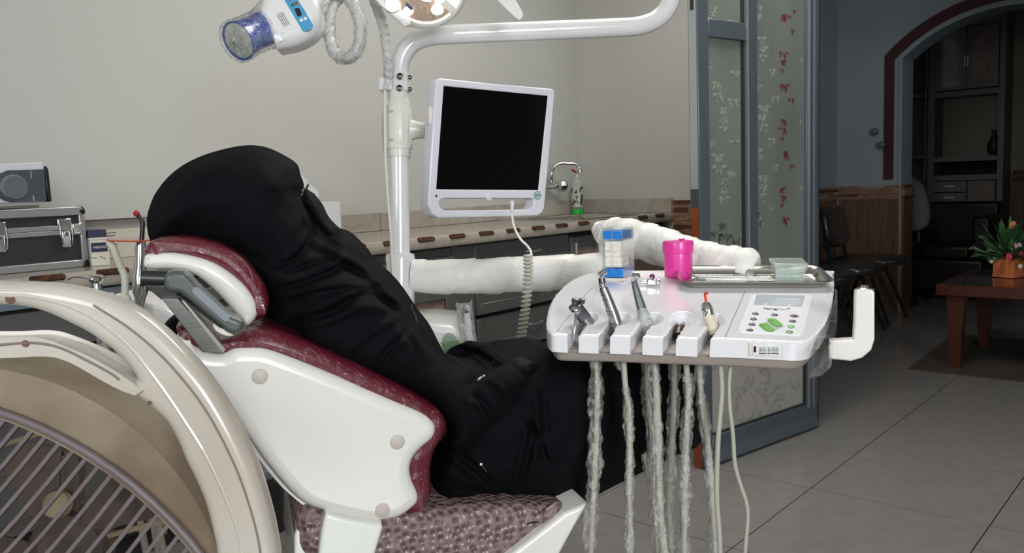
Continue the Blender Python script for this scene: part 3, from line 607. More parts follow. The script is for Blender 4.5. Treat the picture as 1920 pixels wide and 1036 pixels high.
tag(vs_, 'dark red ornament vase standing at the right end of the open niche', 'vase')
us = thing('side_shelves', 'narrow pale open shelf column left of the tall wall unit', 'shelf', (9.1, 2.57, 0))
ub('upright', 2.745, 2.72, 0, 2.6, 9.0, 9.34, cab, us); ub('upright', 2.43, 2.41, 0, 2.6, 9.0, 9.34, cab, us)
for z_ in (.98, 1.2, 1.8, 2.4): ub('shelf_board', 2.72, 2.43, z_, z_+.035, 9.0, 9.34, cab, us)
so = thing('armchair', 'black armchair beyond the arch, in deep shade', 'armchair', (8.0, 1.9, 0))
dk = mat('black_leather', S(12, 11, 12), .4)
for nm, a, b in (('base', (7.75, 1.62, .06), (8.45, 2.2, .34)), ('seat', (7.72, 1.72, .34), (8.3, 2.1, .46)), ('backrest', (8.28, 1.62, .34), (8.5, 2.2, .80)), ('armrest', (7.75, 2.1, .34), (8.3, 2.24, .62)), ('armrest', (7.75, 1.58, .34), (8.3, 1.72, .70)), ('foot_rail', (7.76, 1.64, .0), (8.44, 2.18, .05))):
    mk(nm, *g_box(a, b), dk, so, bevel=.03)
oc_ = thing('office_chair', 'grey-backed swivel chair half hidden behind the arch pier', 'chair', (7.6, 2.2, 0))
mk('backrest', *pillow((7.62, 2.22, .82), (0, 1, 0), nrm((.25, .25, 1)), nrm((1, 0, -.25)), .42, .5, .08), mat('grey_mesh_fabric', S(110, 108, 112), .8), oc_, auto=60)
mk('seat', *pillow((7.42, 2.22, .46), (0, 1, 0), (1, 0, 0), UP, .46, .44, .08), dk, oc_, auto=60)
tube('column', [(7.45, 2.22, .06), (7.45, 2.22, .43)], .025, blk, oc_, smooth_path=False); tube('back_bar', [(7.5, 2.22, .42), (7.68, 2.22, .45), (7.68, 2.22, .62)], .015, blk, oc_)
for k in range(5):
    t = 2*math.pi*k/5+.3; tube('spoke', [(7.45, 2.22, .07), (7.45+.26*math.cos(t), 2.22+.26*math.sin(t), .045)], .015, blk, oc_, smooth_path=False)
    mk('castor', *g_ball((7.45+.26*math.cos(t), 2.22+.26*math.sin(t), .022), .022, 6), blk, oc_)
# ================================================================== plates cut from outlines, with real thickness
def g_plate(P2, holes=(), th=.02, bev=.0, O=(0, 0, 0), U=(1, 0, 0), Vv=(0, 1, 0), seg=2):
    """flat outline (2D) with holes, filled, thickness th going along U x V direction, rounded rims"""
    cu = bpy.data.curves.new('plate', 'CURVE'); cu.dimensions = '2D'; cu.fill_mode = 'BOTH'
    for loop in [P2]+list(holes):
        s = cu.splines.new('POLY'); s.points.add(len(loop)-1); s.use_cyclic_u = True
        for i, p in enumerate(loop): s.points[i].co = (p[0], p[1], 0, 1)
    cu.extrude = max(th/2-bev, 1e-5); cu.bevel_depth = bev; cu.offset = -bev; cu.bevel_resolution = seg
    o = bpy.data.objects.new('plate', cu); COL.objects.link(o); dg = bpy.context.evaluated_depsgraph_get()
    me = bpy.data.meshes.new_from_object(o.evaluated_get(dg)); bpy.data.objects.remove(o)
    V = np.array([list(v.co) for v in me.vertices]); F = [tuple(p.vertices) for p in me.polygons]; bpy.data.meshes.remove(me)
    U = nrm(U); W_ = nrm(np.cross(U, Vv)); Vv = np.cross(W_, U)
    return np.array(O)+V[:, :1]*U+V[:, 1:2]*Vv+(V[:, 2:])*W_, F
class Pl:
    """a real plane: point P, in-plane axes U,V, normal W (towards the camera)"""
    def __init__(s, P, U, V): s.P = np.array(P, float); s.U = nrm(U); s.W = nrm(np.cross(s.U, V)); s.V = np.cross(s.W, s.U)
    def px(s, x, y, k=0.): return onp(x, y, s.P+s.W*k, s.W)
    def uv(s, x, y, k=0.): q = s.px(x, y, k)-s.P; return (np.dot(q, s.U), np.dot(q, s.V))
    def w(s, u, v, k=0.): return s.P+s.U*u+s.V*v+s.W*k
    def plate(s, pts, k0, k1, bev=0, holes=(), sm=0, seg=2):
        """pts measured in the photograph on the plane's front (k1); thickness from k0 to k1"""
        L = [s.uv(*p, k1) for p in pts]; 
        if sm: L = [tuple(q) for q in cr([np.array([*p, 0]) for p in L], sm, True)[:, :2]]
        Hs = [[s.uv(*p, k1) for p in h] for h in holes]
        return g_plate(L, Hs, abs(k1-k0), bev, s.P+s.W*(k0+k1)/2, s.U, s.V, seg)
# ================================================================== dental chair (side towards us)
aa = math.radians(-31.3); CA = np.array([math.cos(aa), math.sin(aa), 0]); CN = np.array([CA[1], -CA[0], 0])   # CN points to the camera
CHP = Pl(at(600, 800, 1.385), CA, UP); K = -1
shellw = mat('glossy_cream_white_shell', S(240, 238, 232), .22, coat=.5, spec=.5)
maroon = mat('maroon_vinyl_under_film', S(98, 24, 40), .3, coat=1., coat_bump=(55, 1.0, (1, 1, .45)), bump=(6, .2), spec=.4)
maroon2 = MATS['maroon_vinyl_under_film']
gmet = mat('brushed_grey_metal', S(120, 122, 118), .35, metal=.7, var=(3, S(104, 106, 103), (1, 1, 60)))
gdark = mat('charcoal_metal', S(58, 58, 58), .3, metal=.5, coat=.3)
gplas = mat('grey_moulded_plastic', S(82, 88, 88), .4, coat=.2)
capm = mat('beige_screw_cap', S(205, 196, 186), .5)
ch = thing('dental_chair', 'reclined white and maroon dental chair with film-wrapped cushions, patient lying on it', 'dental chair', tuple(CHP.px(760, 1030, -.27)*np.array([1, 1, 0])))
shell_o = [(328, 638), (336, 632), (358, 643), (383, 657), (418, 661), (440, 652), (490, 652), (533, 665), (597, 690), (668, 720), (740, 751), (792, 773), (814, 790), (821, 807), (814, 826), (792, 845), (778, 862), (772, 884), (777, 906), (787, 928), (786, 946), (770, 962), (746, 976), (711, 981), (680, 979), (642, 971), (610, 963), (575, 950), (545, 925), (500, 872), (449, 800), (405, 745), (365, 702), (338, 668)]
mk('back_shell', *CHP.plate(shell_o, -.50, 0, .022, sm=3, seg=4), shellw, ch, auto=50)
cush_o = [(328, 622), (334, 613), (352, 618), (400, 640), (440, 632), (462, 621), (490, 616), (525, 622), (560, 635), (600, 652), (668, 683), (740, 719), (793, 748), (829, 773), (843, 798), (837, 823), (822, 848), (815, 870), (813, 896), (814, 928), (805, 953), (785, 968), (764, 973), (760, 940), (750, 890), (755, 850), (785, 815), (740, 775), (600, 715), (480, 675), (400, 680), (345, 650)]
mk('back_cushion', *CHP.plate(cush_o, -.47, -.012, .03, sm=3, seg=5), maroon, ch, auto=50, label='maroon back cushion under clear film')
strip_o = [(398, 742), (449, 795), (500, 868), (545, 921), (578, 948), (566, 944), (530, 916), (490, 868), (440, 800)]
mk('shell_lip', *CHP.plate(strip_o, -.30, -.04, .004, sm=2), shellw, ch)
for (x, y) in ((487, 705), (745, 828), (717, 956)):
    mk('screw_cap', *g_lathe(CHP.px(x, y, -.0005), CHP.W, [(.0128, 0), (.0128, .0012), (.0115, .0022), (.003, .0028)], 24), capm, ch)
hr_s = [(268, 487), (274, 477), (300, 473), (330, 474), (366, 481), (400, 492), (431, 511), (460, 536), (479, 563), (484, 586), (476, 603), (464, 613), (452, 604), (436, 583), (412, 556), (385, 531), (356, 512), (320, 506), (286, 506), (269, 501)]
HS = -.05
def chs(pts, k): return pts
mk('headrest_shell', *CHP.plate(hr_s, HS-.27, HS, .016, sm=3, seg=4), shellw, ch, auto=50)
hr_c = [(269, 476), (271, 463), (285, 451), (320, 444), (358, 445), (395, 452), (431, 466), (462, 488), (486, 517), (500, 541), (506, 565), (502, 586), (490, 600), (476, 600), (470, 580), (456, 548), (430, 520), (395, 499), (350, 484), (300, 480)]
mk('headrest_cushion', *CHP.plate(hr_c, HS-.255, HS-.006, .022, sm=3, seg=5), maroon, ch, auto=50, label='maroon headrest cushion under crinkled film')
# headrest bracket
A0, A1 = CHP.px(264, 521, -.02), CHP.px(322, 523, -.02)
mk('pivot_tube', *g_cyl(A0, A1, .0128, n=24), gdark, ch)
mk('bracket_block', *CHP.plate([(268, 533), (325, 536), (340, 556), (334, 563), (302, 561)], -.045, -.005, .001), gdark, ch, auto=30)
mk('steel_arm', *CHP.plate([(302, 558), (334, 560), (340, 566), (420, 657), (417, 663), (380, 659)], -.034, .006, .0012), gmet, ch, auto=30)
mk('steel_arm_edge', *CHP.plate([(340, 563), (345, 563), (423, 655), (418, 661)], -.030, .0075, 0), mat('bright_steel_edge', S(190, 190, 184), .25, metal=.9), ch)
jc = [(308, 540), (309, 516), (322, 509), (341, 509), (352, 514), (368, 532), (400, 562), (430, 590), (452, 600), (458, 610), (452, 622), (440, 627), (425, 623), (400, 603), (365, 573), (338, 551), (322, 548)]
jo = mk('joint_cover', *CHP.plate(jc, -.04, .018, .008, sm=3, seg=3), gplas, ch, auto=50)
g = [];
for (cx, cy, r_) in ((367.5, 545, 6.6), (424, 595, 6.6)): g.append((cx, cy, r_))
d_ = nrm((424-367.5, 595-545)); nn = np.array([-d_[1], d_[0]]); cap_ = []
for s_, (cx, cy) in ((-1, (367.5, 545)), (1, (424, 595))):
    for t in np.linspace(-math.pi/2, math.pi/2, 8): v_ = d_*s_*math.cos(t)*7+nn*(s_*math.sin(t))*7; cap_.append((cx+v_[0], cy+v_[1]))
mk('grey_inset', *CHP.plate(cap_, .017, .0192, 0), mat('pale_grey_inset', S(134, 142, 150), .5), jo)
mk('joint_slot', *CHP.plate([(330, 552), (336, 553), (418, 610), (419, 616), (412, 614)], .0, .0186, 0), alud, jo)
mk('release_lever', *CHP.plate([(399, 606), (412, 608), (426, 622), (440, 628), (424, 630), (404, 620)], -.03, .012, .002, sm=2), white2, ch)
# seat and leg rest
bub = mat('bubble_wrapped_maroon', S(134, 106, 104), .42, coat=.25)
nt = bub.node_tree; vo = nt.nodes.new('ShaderNodeTexVoronoi'); vo.feature = 'F1'; vo.inputs['Scale'].default_value = 78; vo.inputs['Randomness'].default_value = .6
tc = nt.nodes.new('ShaderNodeTexCoord'); bp = nt.nodes.new('ShaderNodeBump'); bp.inputs['Strength'].default_value = 1; bp.inputs['Distance'].default_value = .006
nz = nt.nodes.new('ShaderNodeTexNoise'); nz.inputs['Scale'].default_value = 14; ad = nt.nodes.new('ShaderNodeMath'); ad.operation = 'ADD'
nt.links.new(tc.outputs['Object'], vo.inputs['Vector']); nt.links.new(tc.outputs['Object'], nz.inputs['Vector']); nt.links.new(vo.outputs['Distance'], ad.inputs[0]); nt.links.new(nz.outputs['Fac'], ad.inputs[1])
nt.links.new(ad.outputs[0], bp.inputs['Height']); nt.links.new(bp.outputs[0], nt.nodes['Principled BSDF'].inputs['Normal']); nt.links.new(bp.outputs[0], nt.nodes['Principled BSDF'].inputs['Coat Normal'])
rr = nt.nodes.new('ShaderNodeValToRGB'); rr.color_ramp.elements[0].position = .25; rr.color_ramp.elements[0].color = (*S(100, 72, 75), 1); rr.color_ramp.elements[1].position = .62; rr.color_ramp.elements[1].color = (*S(146, 126, 125), 1)
nt.links.new(vo.outputs['Distance'], rr.inputs[0]); nt.links.new(rr.outputs[0], nt.nodes['Principled BSDF'].inputs['Base Color'])
seat_o = [(553, 992), (556, 972), (566, 954), (584, 949), (640, 952), (720, 960), (790, 958), (860, 955), (915, 950), (975, 950), (1056, 950), (1062, 958), (1036, 979), (1000, 1008), (962, 1040), (900, 1075), (760, 1095), (620, 1080), (560, 1040)]
mk('seat_cushion', *CHP.plate(seat_o, -.52, -.02, .03, sm=3, seg=4), bub, ch, auto=50, label='maroon seat cushion wrapped in bubble film')
leg_o = [(1030, 965), (1100, 915), (1190, 850), (1255, 790), (1272, 796), (1262, 830), (1190, 878), (1108, 925)]
mk('leg_cushion', *CHP.plate(leg_o, -.46, -.20, .014, sm=3, seg=3), bub, ch, auto=50)
mk('leg_shell', *CHP.plate([(1085, 925), (1190, 860), (1258, 808), (1256, 822), (1190, 872), (1095, 928)], -.47, -.19, .004, seg=3), shellw, ch, auto=50)
ss = [(950, 1046), (1000, 1008), (1060, 961), (1103, 943), (1098, 954), (1080, 985), (1050, 1040), (1010, 1090), (930, 1130), (700, 1140), (620, 1110), (600, 1070), (700, 1095), (880, 1080)]
mk('seat_shell', *CHP.plate(ss, -.50, -.005, .008, sm=0, seg=3), shellw, ch, auto=50)
hin = [(611, 962), (640, 971), (680, 979), (716, 981), (718, 990), (712, 1010), (704, 1036), (700, 1120), (596, 1120), (598, 1030), (602, 1000), (607, 975)]
mk('hinge_cover', *CHP.plate(hin, -.09, .004, .006, seg=3), mat('pale_white_cover', S(244, 246, 240), .3, coat=.4), ch, auto=50)
mk('side_cover', *CHP.plate([(552, 1004), (556, 993), (568, 996), (575, 1003), (576, 1120), (551, 1120)], -.40, -.03, .004), shellw, ch, auto=50)
mk('side_cover', *CHP.plate([(578, 1004), (584, 1002), (600, 1010), (600, 1120), (578, 1120)], -.40, -.03, .004), shellw, ch, auto=50)
cb = CHP.px(760, 1110, -.27)
mk('column', *g_obox([cb[0], cb[1], cb[2]/2+.02], CA, CN, UP, .30, .30, cb[2]-.06), shellw, ch, bevel=.03)
mk('base', *g_obox([cb[0], cb[1], .035], CA, CN, UP, .9, .5, .07), shellw, ch, bevel=.02)
# ================================================================== lamp post, joint, clamp, curved arm, operating lamp
postw = mat('glossy_white_enamel', S(232, 232, 232), .16, coat=.7)
wrapm = mat('white_wrapping_film', S(240, 240, 234), .45, bump=(35, .35, (1, 1, 1)), coat=.25, coat_bump=(50, .6))
PD = 2.2
lp = thing('lamp_post', 'white post with barrel joint and long curved arm, rising behind the patient', 'post', tuple(at(750, 560, PD)*np.array([1, 1, 0])))
pm = PD/FPX
def pt_(x, y, D=PD): return at(x, y, D)
ax = nrm(pt_(748, 150)-pt_(750, 480))
foot = pt_(750.5, 560); foot[2] = 0
tube('sleeve', [foot, foot+UP*.3, pt_(750.5, 600), pt_(750.5, 491)], 27*pm, postw, lp, n=28, smooth_path=False)
lathe('sleeve_cap', pt_(750.5, 491), ax, [(27.5*pm, 0), (27.5*pm, 10*pm), (26*pm, 15*pm), (20*pm, 17*pm)], postw, lp, n=28)
tube('post', [pt_(750, 478), pt_(748, 290)], 19*pm, postw, lp, n=28, smooth_path=False)
P0 = pt_(748, 296); yy = lambda y: (296-y)*pm
joint = mk('joint_barrel', *g_lathe(P0, ax, [(18*pm, 0), (21*pm, yy(295)), (21.5*pm, yy(290)), (22.5*pm, yy(281)), (24.5*pm, yy(280)), (25*pm, yy(275)), (24.2*pm, yy(273)), (25.2*pm, yy(255)), (25.6*pm, yy(238)), (25.2*pm, yy(222)), (24.2*pm, yy(207)), (23.8*pm, yy(206)), (24*pm, yy(201)), (22.4*pm, yy(200)), (20.6*pm, yy(188)), (19*pm, yy(186)), (19*pm, yy(172)), (17*pm, yy(171))], 32), mat('ivory_plastic', S(226, 226, 216), .35, coat=.2), lp, auto=40)
u_, v_ = frame(ax); u_ = -CF+ax*np.dot(CF, ax); u_ = nrm(u_); v_ = nrm(np.cross(ax, u_))
for a_ in (-1.1, -.15, .45, .75, 1.25):
    for s_ in (1,):
        dd = u_*math.cos(a_)+v_*math.sin(a_)*(1 if np.dot(v_, CR) > 0 else -1)
        P_ = [P0+ax*yy(y)+dd*(r_*pm) for y, r_ in ((273, 24.5), (255, 25.6), (238, 26), (222, 25.6), (208, 24.6))]
        mk('rib', *g_tube(cr(P_, 3), .0013, 6), MATS['ivory_plastic'], joint)
    P_ = [P0+ax*yy(199)+dd*22.8*pm, P0+ax*yy(189)+dd*21*pm]; mk('rib', *g_tube(P_, .0012, 6), MATS['ivory_plastic'], joint)
for y in (212, 265): mk('screw_recess', *g_ball(P0+ax*yy(y)+(u_*.9+v_*(-.42 if np.dot(v_, CR) > 0 else .42))*25*pm, .006, 6, (1, 1, .7)), capm, joint)
bx0, bx1 = pt_(770, 243), pt_(797, 245); lathe('side_branch', bx0, nrm(bx1-bx0), [(20*pm, 0), (19*pm, 4*pm), (16*pm, 16*pm), (14.5*pm, 27*pm), (13*pm, 28*pm)], MATS['ivory_plastic'], lp)
mk('branch_pin', *g_cyl(pt_(796, 245), pt_(812, 247), 12.5*pm, n=20), mat('dull_beige_metal', S(176, 166, 150), .4, metal=.4), lp)
# clamp
cl = mk('clamp', *g_tube([pt_(751, 172), pt_(750, 137)], 19.5*pm, 10), postw, lp, auto=20, bevel=.001)
mk('clamp_ear', *g_obox(pt_(724, 159, PD-.01), CR, CU, CF, 24*pm, 23*pm, .035), postw, lp, bevel=.003)
for (x, y) in ((750, 143), (749, 165), (768, 145), (768, 167)):
    sc = lathe('clamp_screw', pt_(x, y, PD-.0285 if x < 760 else PD-.012), nrm(-CF+(CR*1.2 if x > 760 else 0)), [(.0085 if x < 760 else .006, 0), (.0085 if x < 760 else .006, .002), (.0055, .003)], mat('dark_steel_screw', S(70, 66, 58), .3, metal=.9) if 'dark_steel_screw' not in MATS else MATS['dark_steel_screw'], lp, n=12)
    mk('socket', *g_obox(pt_(x, y, PD-.0325 if x < 760 else PD-.017), CR, CU, CF, .012 if x < 760 else .006, .003, .002), aluh, sc, smooth=False)
arm = [(749, 170, 2.2), (749, 145, 2.2), (750, 122, 2.2), (758, 98, 2.2), (776, 79, 2.2), (805, 68, 2.2), (850, 64.5, 2.2), (950, 60, 2.22), (1050, 56, 2.24), (1150, 52, 2.26), (1200, 48, 2.27), (1234, 34, 2.28), (1255, 8, 2.28), (1260, -30, 2.28), (1250, -110, 2.28)]
tube('curved_arm', [at(*p) for p in arm], [17.2*pm]*3+[18*pm]*12, postw, lp, n=24, k=6)
tube('top_arm', [at(1250, -108, 2.28), at(1150, -150, 2.28), at(950, -160, 2.3), at(830, -140, 2.35)], 14*pm, postw, lp, n=16)
# cables clipped along the post
wrapt = mat('crinkled_film_over_tube', S(206, 208, 204), .3, bump=(70, 1., (1, 1, 1)), coat=.8, coat_bump=(60, 1.))
def spiral(amp, pitch, th0=0, saw=True):
    def f(s, th):
        ph = (s/pitch*2*math.pi + th + th0) % (2*math.pi)
        return 1+amp*((ph/(2*math.pi))-.5) + .02*np.sin(3*th+s*40)
    return f
ct_ = tube('wrapped_cable_tube', [at(*p) for p in ((690, -30, 2.1), (704, 8, 2.1), (715, 38, 2.12), (722, 70, 2.14), (727, 110, 2.16), (728, 148, 2.18), (724, 168, 2.18))], 9.2*pm, wrapt, None, n=14, k=10, rfun=spiral(.18, .022))
tag(ct_, 'film-wrapped white tube curving down into the clamp on the post', 'tube')
cb1 = tube('white_cable', [at(*p) for p in ((722, 170, 2.17), (722, 230, 2.16), (723, 300, 2.16), (728, 380, 2.16), (733, 440, 2.15), (735, 480, 2.15), (738, 540, 2.15), (738, 600, 2.15), (740, 800, 2.15))], .0034, white2, None, n=8); tag(cb1, 'thin white cable hanging down the left side of the post, front one', 'cable')
cb2 = tube('white_cable', [at(*p) for p in ((717, 172, 2.22), (717, 240, 2.23), (722, 310, 2.24), (735, 380, 2.24), (738, 440, 2.24), (736, 474, 2.24))], .003, white2, None, n=8); tag(cb2, 'thinner white cable running down behind the post, rear one', 'cable')
# operating lamp
LC = at(797, -28, 2.0); LAx = nrm(-CF*1.0+UP*-.45+CR*.05); lu = nrm(np.cross(LAx, UP)); lv = np.cross(LAx, lu); R0 = .094
ol = thing('operating_lamp', 'round operating lamp head with glowing bulbs at the top of the picture', 'lamp', tuple(LC))
mk('housing', *g_lathe(LC-LAx*.05, LAx, [(.03, -.03), (.07, -.01), (R0, .03), (R0+.002, .05), (R0-.004, .053), (R0-.012, .045)], 40), white, ol)
refl = mat('warm_reflector', S(190, 166, 146), .2, metal=.6, bump=(30, .4))
mk('reflector', *g_lathe(LC-LAx*.025, LAx, [(.001, 0), (.05, .003), (.08, .012), (R0-.01, .022)], 40), refl, ol)
glow = mat('lit_bulb', S(255, 250, 240), .3, emit=((1, .97, .92), 2.2)); navy = mat('navy_insert', S(40, 66, 110), .3)
for (x, y, r_) in ((736, 9, .0165), (765, 22, .010), (742, -12, .013), (820, 18, .013), (829, -2, .016), (800, -8, .014), (776, -18, .014), (850, 6, .008), (745, -48, .014), (770, -72, .014), (805, -78, .014), (838, -62, .014), (852, -32, .013)):
    c_ = onp(x, y, LC+LAx*.012, LAx)
    mk('bulb', *g_lathe(c_, LAx, [(r_, -.012), (r_*.95, .002), (r_*.6, .005), (.002, .006)], 18, 1.2), glow, ol)
    if r_ > .0125: mk('bulb_ring', *g_tube([c_+(lu*math.cos(q)+lv*math.sin(q))*(r_*1.12)-LAx*.004 for q in np.linspace(0, 2*math.pi, 20)[:-1]], .0018, 6, closed=True), steel, ol)
mk('insert', *g_obox(onp(767, 12, LC+LAx*.02, LAx), nrm(CR-CU*.9), nrm(CR*.9+CU), LAx, .022, .008, .004), navy, ol, bevel=.002)
mk('cross_bar', *g_obox(LC+LAx*.004, nrm(CR-CU*.85+CF*.2), nrm(np.cross(LAx, nrm(CR-CU*.85))), LAx, R0*1.9, .018, .006), white2, ol, bevel=.002)
V, F = g_lathe(LC-LAx*.03, LAx, [(R0*.95, -.02), (R0*1.03, .0), (R0*1.08, .03), (R0*1.06, .05), (R0*.8, .058), (R0*.3, .06), (.002, .061)], 48)
V = V+rng.normal(0, .0012, V.shape); mk('film_cover', V, F, film('lamp_cover_film', .02, 40, .8, (.9, .88, .84), .1, hi=.12), ol, auto=80)
lw = Pl(at(750, 10, 2.02), CR, CU)
mk('handle', *lw.plate([(690, -14), (712, -20), (768, 32), (771, 40), (768, 47), (760, 49), (750, 43)], -.012, 0, .004, sm=2), white, ol)
mk('handle', *lw.plate([(880, -60), (925, -75), (962, -8), (979, 20), (981, 30), (975, 37), (967, 34), (940, 8)], -.012, 0, .004, sm=2), white, ol)
tube('lamp_neck', [LC-LAx*.07, LC-LAx*.14+UP*.02, at(830, -140, 2.35)], .016, white, ol, n=12)
# looped tube beside it
lpth = [(600, 4, 2.0), (616, -6, 2.0), (640, -14, 1.99), (655, 0, 1.96), (668, 20, 1.95), (676, 52, 1.95), (672, 88, 1.96), (658, 106, 1.97), (640, 108, 1.99), (624, 92, 2.0), (617, 60, 2.01), (619, 28, 2.02), (632, 2, 2.03), (652, -12, 2.04), (680, -22, 2.06), (692, -32, 2.1)]
lt = tube('looped_tube', [at(*p) for p in lpth], 9.6*2/FPX, wrapt, None, n=14, k=10, rfun=spiral(.2, .03)); tag(lt, 'film-wrapped white tube hanging in a loop between whitening head and lamp', 'tube')
V, F = g_tube(cr([at(*p) for p in lpth[3:12]], 8), 11.8*2/FPX, 12); V = V+rng.normal(0, .0014, V.shape)
mk('film_sleeve', V, F, film('tube_sleeve_film', .05, 55, 1., (.88, .9, .88), .12, hi=.4), lt, auto=80)
# whitening / bleaching head
wd = thing('whitening_lamp', 'white and blue whitening lamp head in clear film, with cyan key panel', 'lamp', tuple(at(520, 40, 1.97)))
wp = Pl(at(540, 40, 1.93), CR, CU)
body = [(484, 4), (480, 22), (486, 38), (498, 56), (507, 74), (513, 88), (523, 87), (548, 82), (573, 70), (588, 57), (596, 40), (597, 18), (590, -8), (570, -40), (530, -55), (498, -36)]
mk('head_body', *wp.plate(body, -.095, 0, .028, sm=3, seg=6), white, wd, auto=60)
mk('key_panel', *wp.plate([(516, -24), (531, -4), (567, 57), (574, 59), (584, 55), (587, 47), (572, 21), (545, -22)], -.001, .0012, 0, sm=0), mat('cyan_panel', S(70, 160, 205), .35), wd)
mk('display', *wp.plate([(552, 17), (555, 15), (561, 15), (566, 27), (564, 30), (558, 31)], .0005, .002, 0), alud, wd)
for (x, y, m_) in ((565, 38, white), (572.5, 35, white), (549, 9.5, mat('green_key', S(40, 110, 70), .4)), (556, 6.5, mat('red_key', S(170, 60, 66), .4)), (543, -2, MATS['red_key'])): mk('key', *g_lathe(wp.px(x, y, .001), wp.W, [(.0042, 0), (.0042, .0012), (.003, .002)], 12), m_, wd)
for i in range(4): mk('vent_slot', *wp.plate([(518.6+i*3.3, 26.5-i*1.4), (519.5+i*3.3, 26.1-i*1.4), (533.5+i*3.3, 50-i*1.4), (532.6+i*3.3, 50.4-i*1.4)], -.002, .0006, 0), alud, wd)
e0, e1 = at(492, 55, 1.965), at(446, 77, 1.90); ax_ = nrm(e1-e0); L_ = np.linalg.norm(e1-e0)
blu = mat('cobalt_blue_plastic', S(24, 72, 170), .25, coat=.6)
q = 1.93/FPX
mk('nozzle', *g_lathe(e0, ax_, [(30*q, -.02), (33.5*q, 0), (32*q, L_*.3), (33*q, L_*.6), (37*q, L_), (34.5*q, L_), (28*q, L_*.4), (10*q, L_*.35)], 36, .95), blu, wd, auto=40)
mk('lens', *g_lathe(e0+ax_*L_*.55, ax_, [(33*q, L_*.42), (28*q, L_*.45), (2*q, L_*.47)], 30, .95), mat('grey_lens', S(170, 172, 160), .15, coat=1, bump=(20, .6)), wd)
prf = [(22*q, -.115), (44*q, -.09), (50*q, -.05), (42*q, -.02), (38*q, 0), (37*q, L_*.5), (40*q, L_), (38*q, L_+.008), (2*q, L_+.012)]
V, F = g_lathe(e0, ax_, [(np.interp(t, range(9), [p[0] for p in prf]), np.interp(t, range(9), [p[1] for p in prf])) for t in np.linspace(0, 8, 40)], 48); V = V+rng.normal(0, .0013, V.shape)
mk('film_wrap', V, F, film('head_cover_film', .02, 40, 1., (.92, .94, .95), .08, hi=.22), wd, auto=80)
tube('neck', [at(590, 10, 1.98), at(602, 5, 2.0), at(616, -4, 2.0)], .011, white, wd, n=12)
# ================================================================== monitor
MU = at(1038, 168, 2.27)-at(820, 147, 2.05); MV = at(820, 147, 2.05)-at(803, 405, 2.05)
MP = Pl(at(820, 147, 2.05), MU, MV)
mo = thing('monitor', 'white-framed black-screen monitor with carrying handle slot, mounted on the post', 'monitor', tuple(MP.px(920, 280)))
frm = [(822, 147), (828, 146.5), (930, 157), (1034, 166), (1039, 168), (1040.5, 175), (1031, 280), (1021, 390), (1017, 399), (1008, 404), (915, 406.5), (823, 408), (810, 400), (802.5, 382), (810, 265), (818, 152)]
scr = [(833, 161), (1028, 179.5), (1010, 356), (819, 354.5)]
slot = [(824, 378), (828, 373), (836, 371.5), (1000, 371), (1002.5, 374), (1000, 385), (995, 390), (988, 392), (838, 394), (830, 392), (825, 386)]
mw = mat('white_monitor_frame', S(226, 226, 234), .3, coat=.3)
mk('frame', *MP.plate(frm, -.04, 0, .004, holes=(scr[::-1], slot[::-1]), seg=3), mw, mo, auto=40)
mk('screen', *MP.plate([(832, 160), (1029, 178.5), (1011, 357), (818, 355.5)], -.03, -.003, 0), mat('black_screen', S(5, 4, 6), .08, spec=.22), mo, smooth=False)
mk('back_case', *MP.plate([(835, 165), (1020, 182), (1005, 350), (825, 350)], -.075, -.035, .01), mw, mo)
mk('button', *g_lathe(MP.px(916, 369, -.001), MP.W, [(.0095, 0), (.0095, .003), (.007, .0042)], 20), mw, mo)
mk('power_light', *g_lathe(MP.px(818, 367, .0), MP.W, [(.003, 0), (.003, .0008)], 12), alud, mo)
st = mk('sticker', *g_lathe(MP.px(1007.5, 366, .0), MP.W, [(.0115, 0), (.0115, .0006)], 24), mat('teal_sticker', S(70, 96, 104), .4), mo)
mk('sticker_face', *g_lathe(MP.px(1007.5, 366, .0006), MP.W, [(.0098, 0), (.0098, .0004)], 24), mat('pale_green_sticker', S(176, 206, 192), .4), st)
text('sticker_mark', 'Film', MP.px(1007.5, 366, .0013), nrm(MP.U+MP.V*.4), nrm(MP.V-MP.U*.4), .009, MATS['green_key'], st)
mk('side_tab', *g_obox(MP.px(806, 217, -.02), MP.U, MP.V, MP.W, .014, .042, .016), white2, mo, bevel=.001)
mk('mount', *g_cyl(MP.px(812, 247, -.045), MP.px(850, 250, -.05), .016), MATS['dull_beige_metal'], mo)
# coiled cord
cc = thing('coiled_cord', 'cream coiled cord hanging from the monitor in front of the drawers', 'cord', tuple(at(985, 560, 1.95)))
tube('plug', [at(960, 376, 2.0), at(960.5, 383, 2.0), at(959.5, 396, 1.99)], [.0048, .0048, .002], white, cc, n=10)
tube('straight_lead', [at(*p) for p in ((959.5, 392, 2.0), (960, 404, 2.0), (964, 425, 1.98), (975, 447, 1.96), (988, 460, 1.95), (995, 470, 1.95), (996, 478, 1.95))], .0028, white2, cc, n=8)
axis = cr([at(*p) for p in ((990, 477, 1.95), (990.5, 520, 1.95), (986, 570, 1.95), (979, 620, 1.95), (971, 665, 1.95), (963, 712, 1.95))], 40)
n_t = 30; Vp = []
for i, t in enumerate(np.linspace(0, 1, n_t*14)):
    c_ = np.array([np.interp(t, np.linspace(0, 1, len(axis)), axis[:, j]) for j in range(3)]); ph = 2*math.pi*n_t*t
    d_ = nrm(axis[-1]-axis[0]); a1 = nrm(CR-d_*np.dot(CR, d_)); a2 = np.cross(d_, a1); Vp.append(c_+(a1*math.cos(ph)+a2*math.sin(ph))*.0092)
mk('coil', *g_tube(np.array(Vp), .0029, 7), mat('cream_cord', S(206, 202, 186), .4), cc)
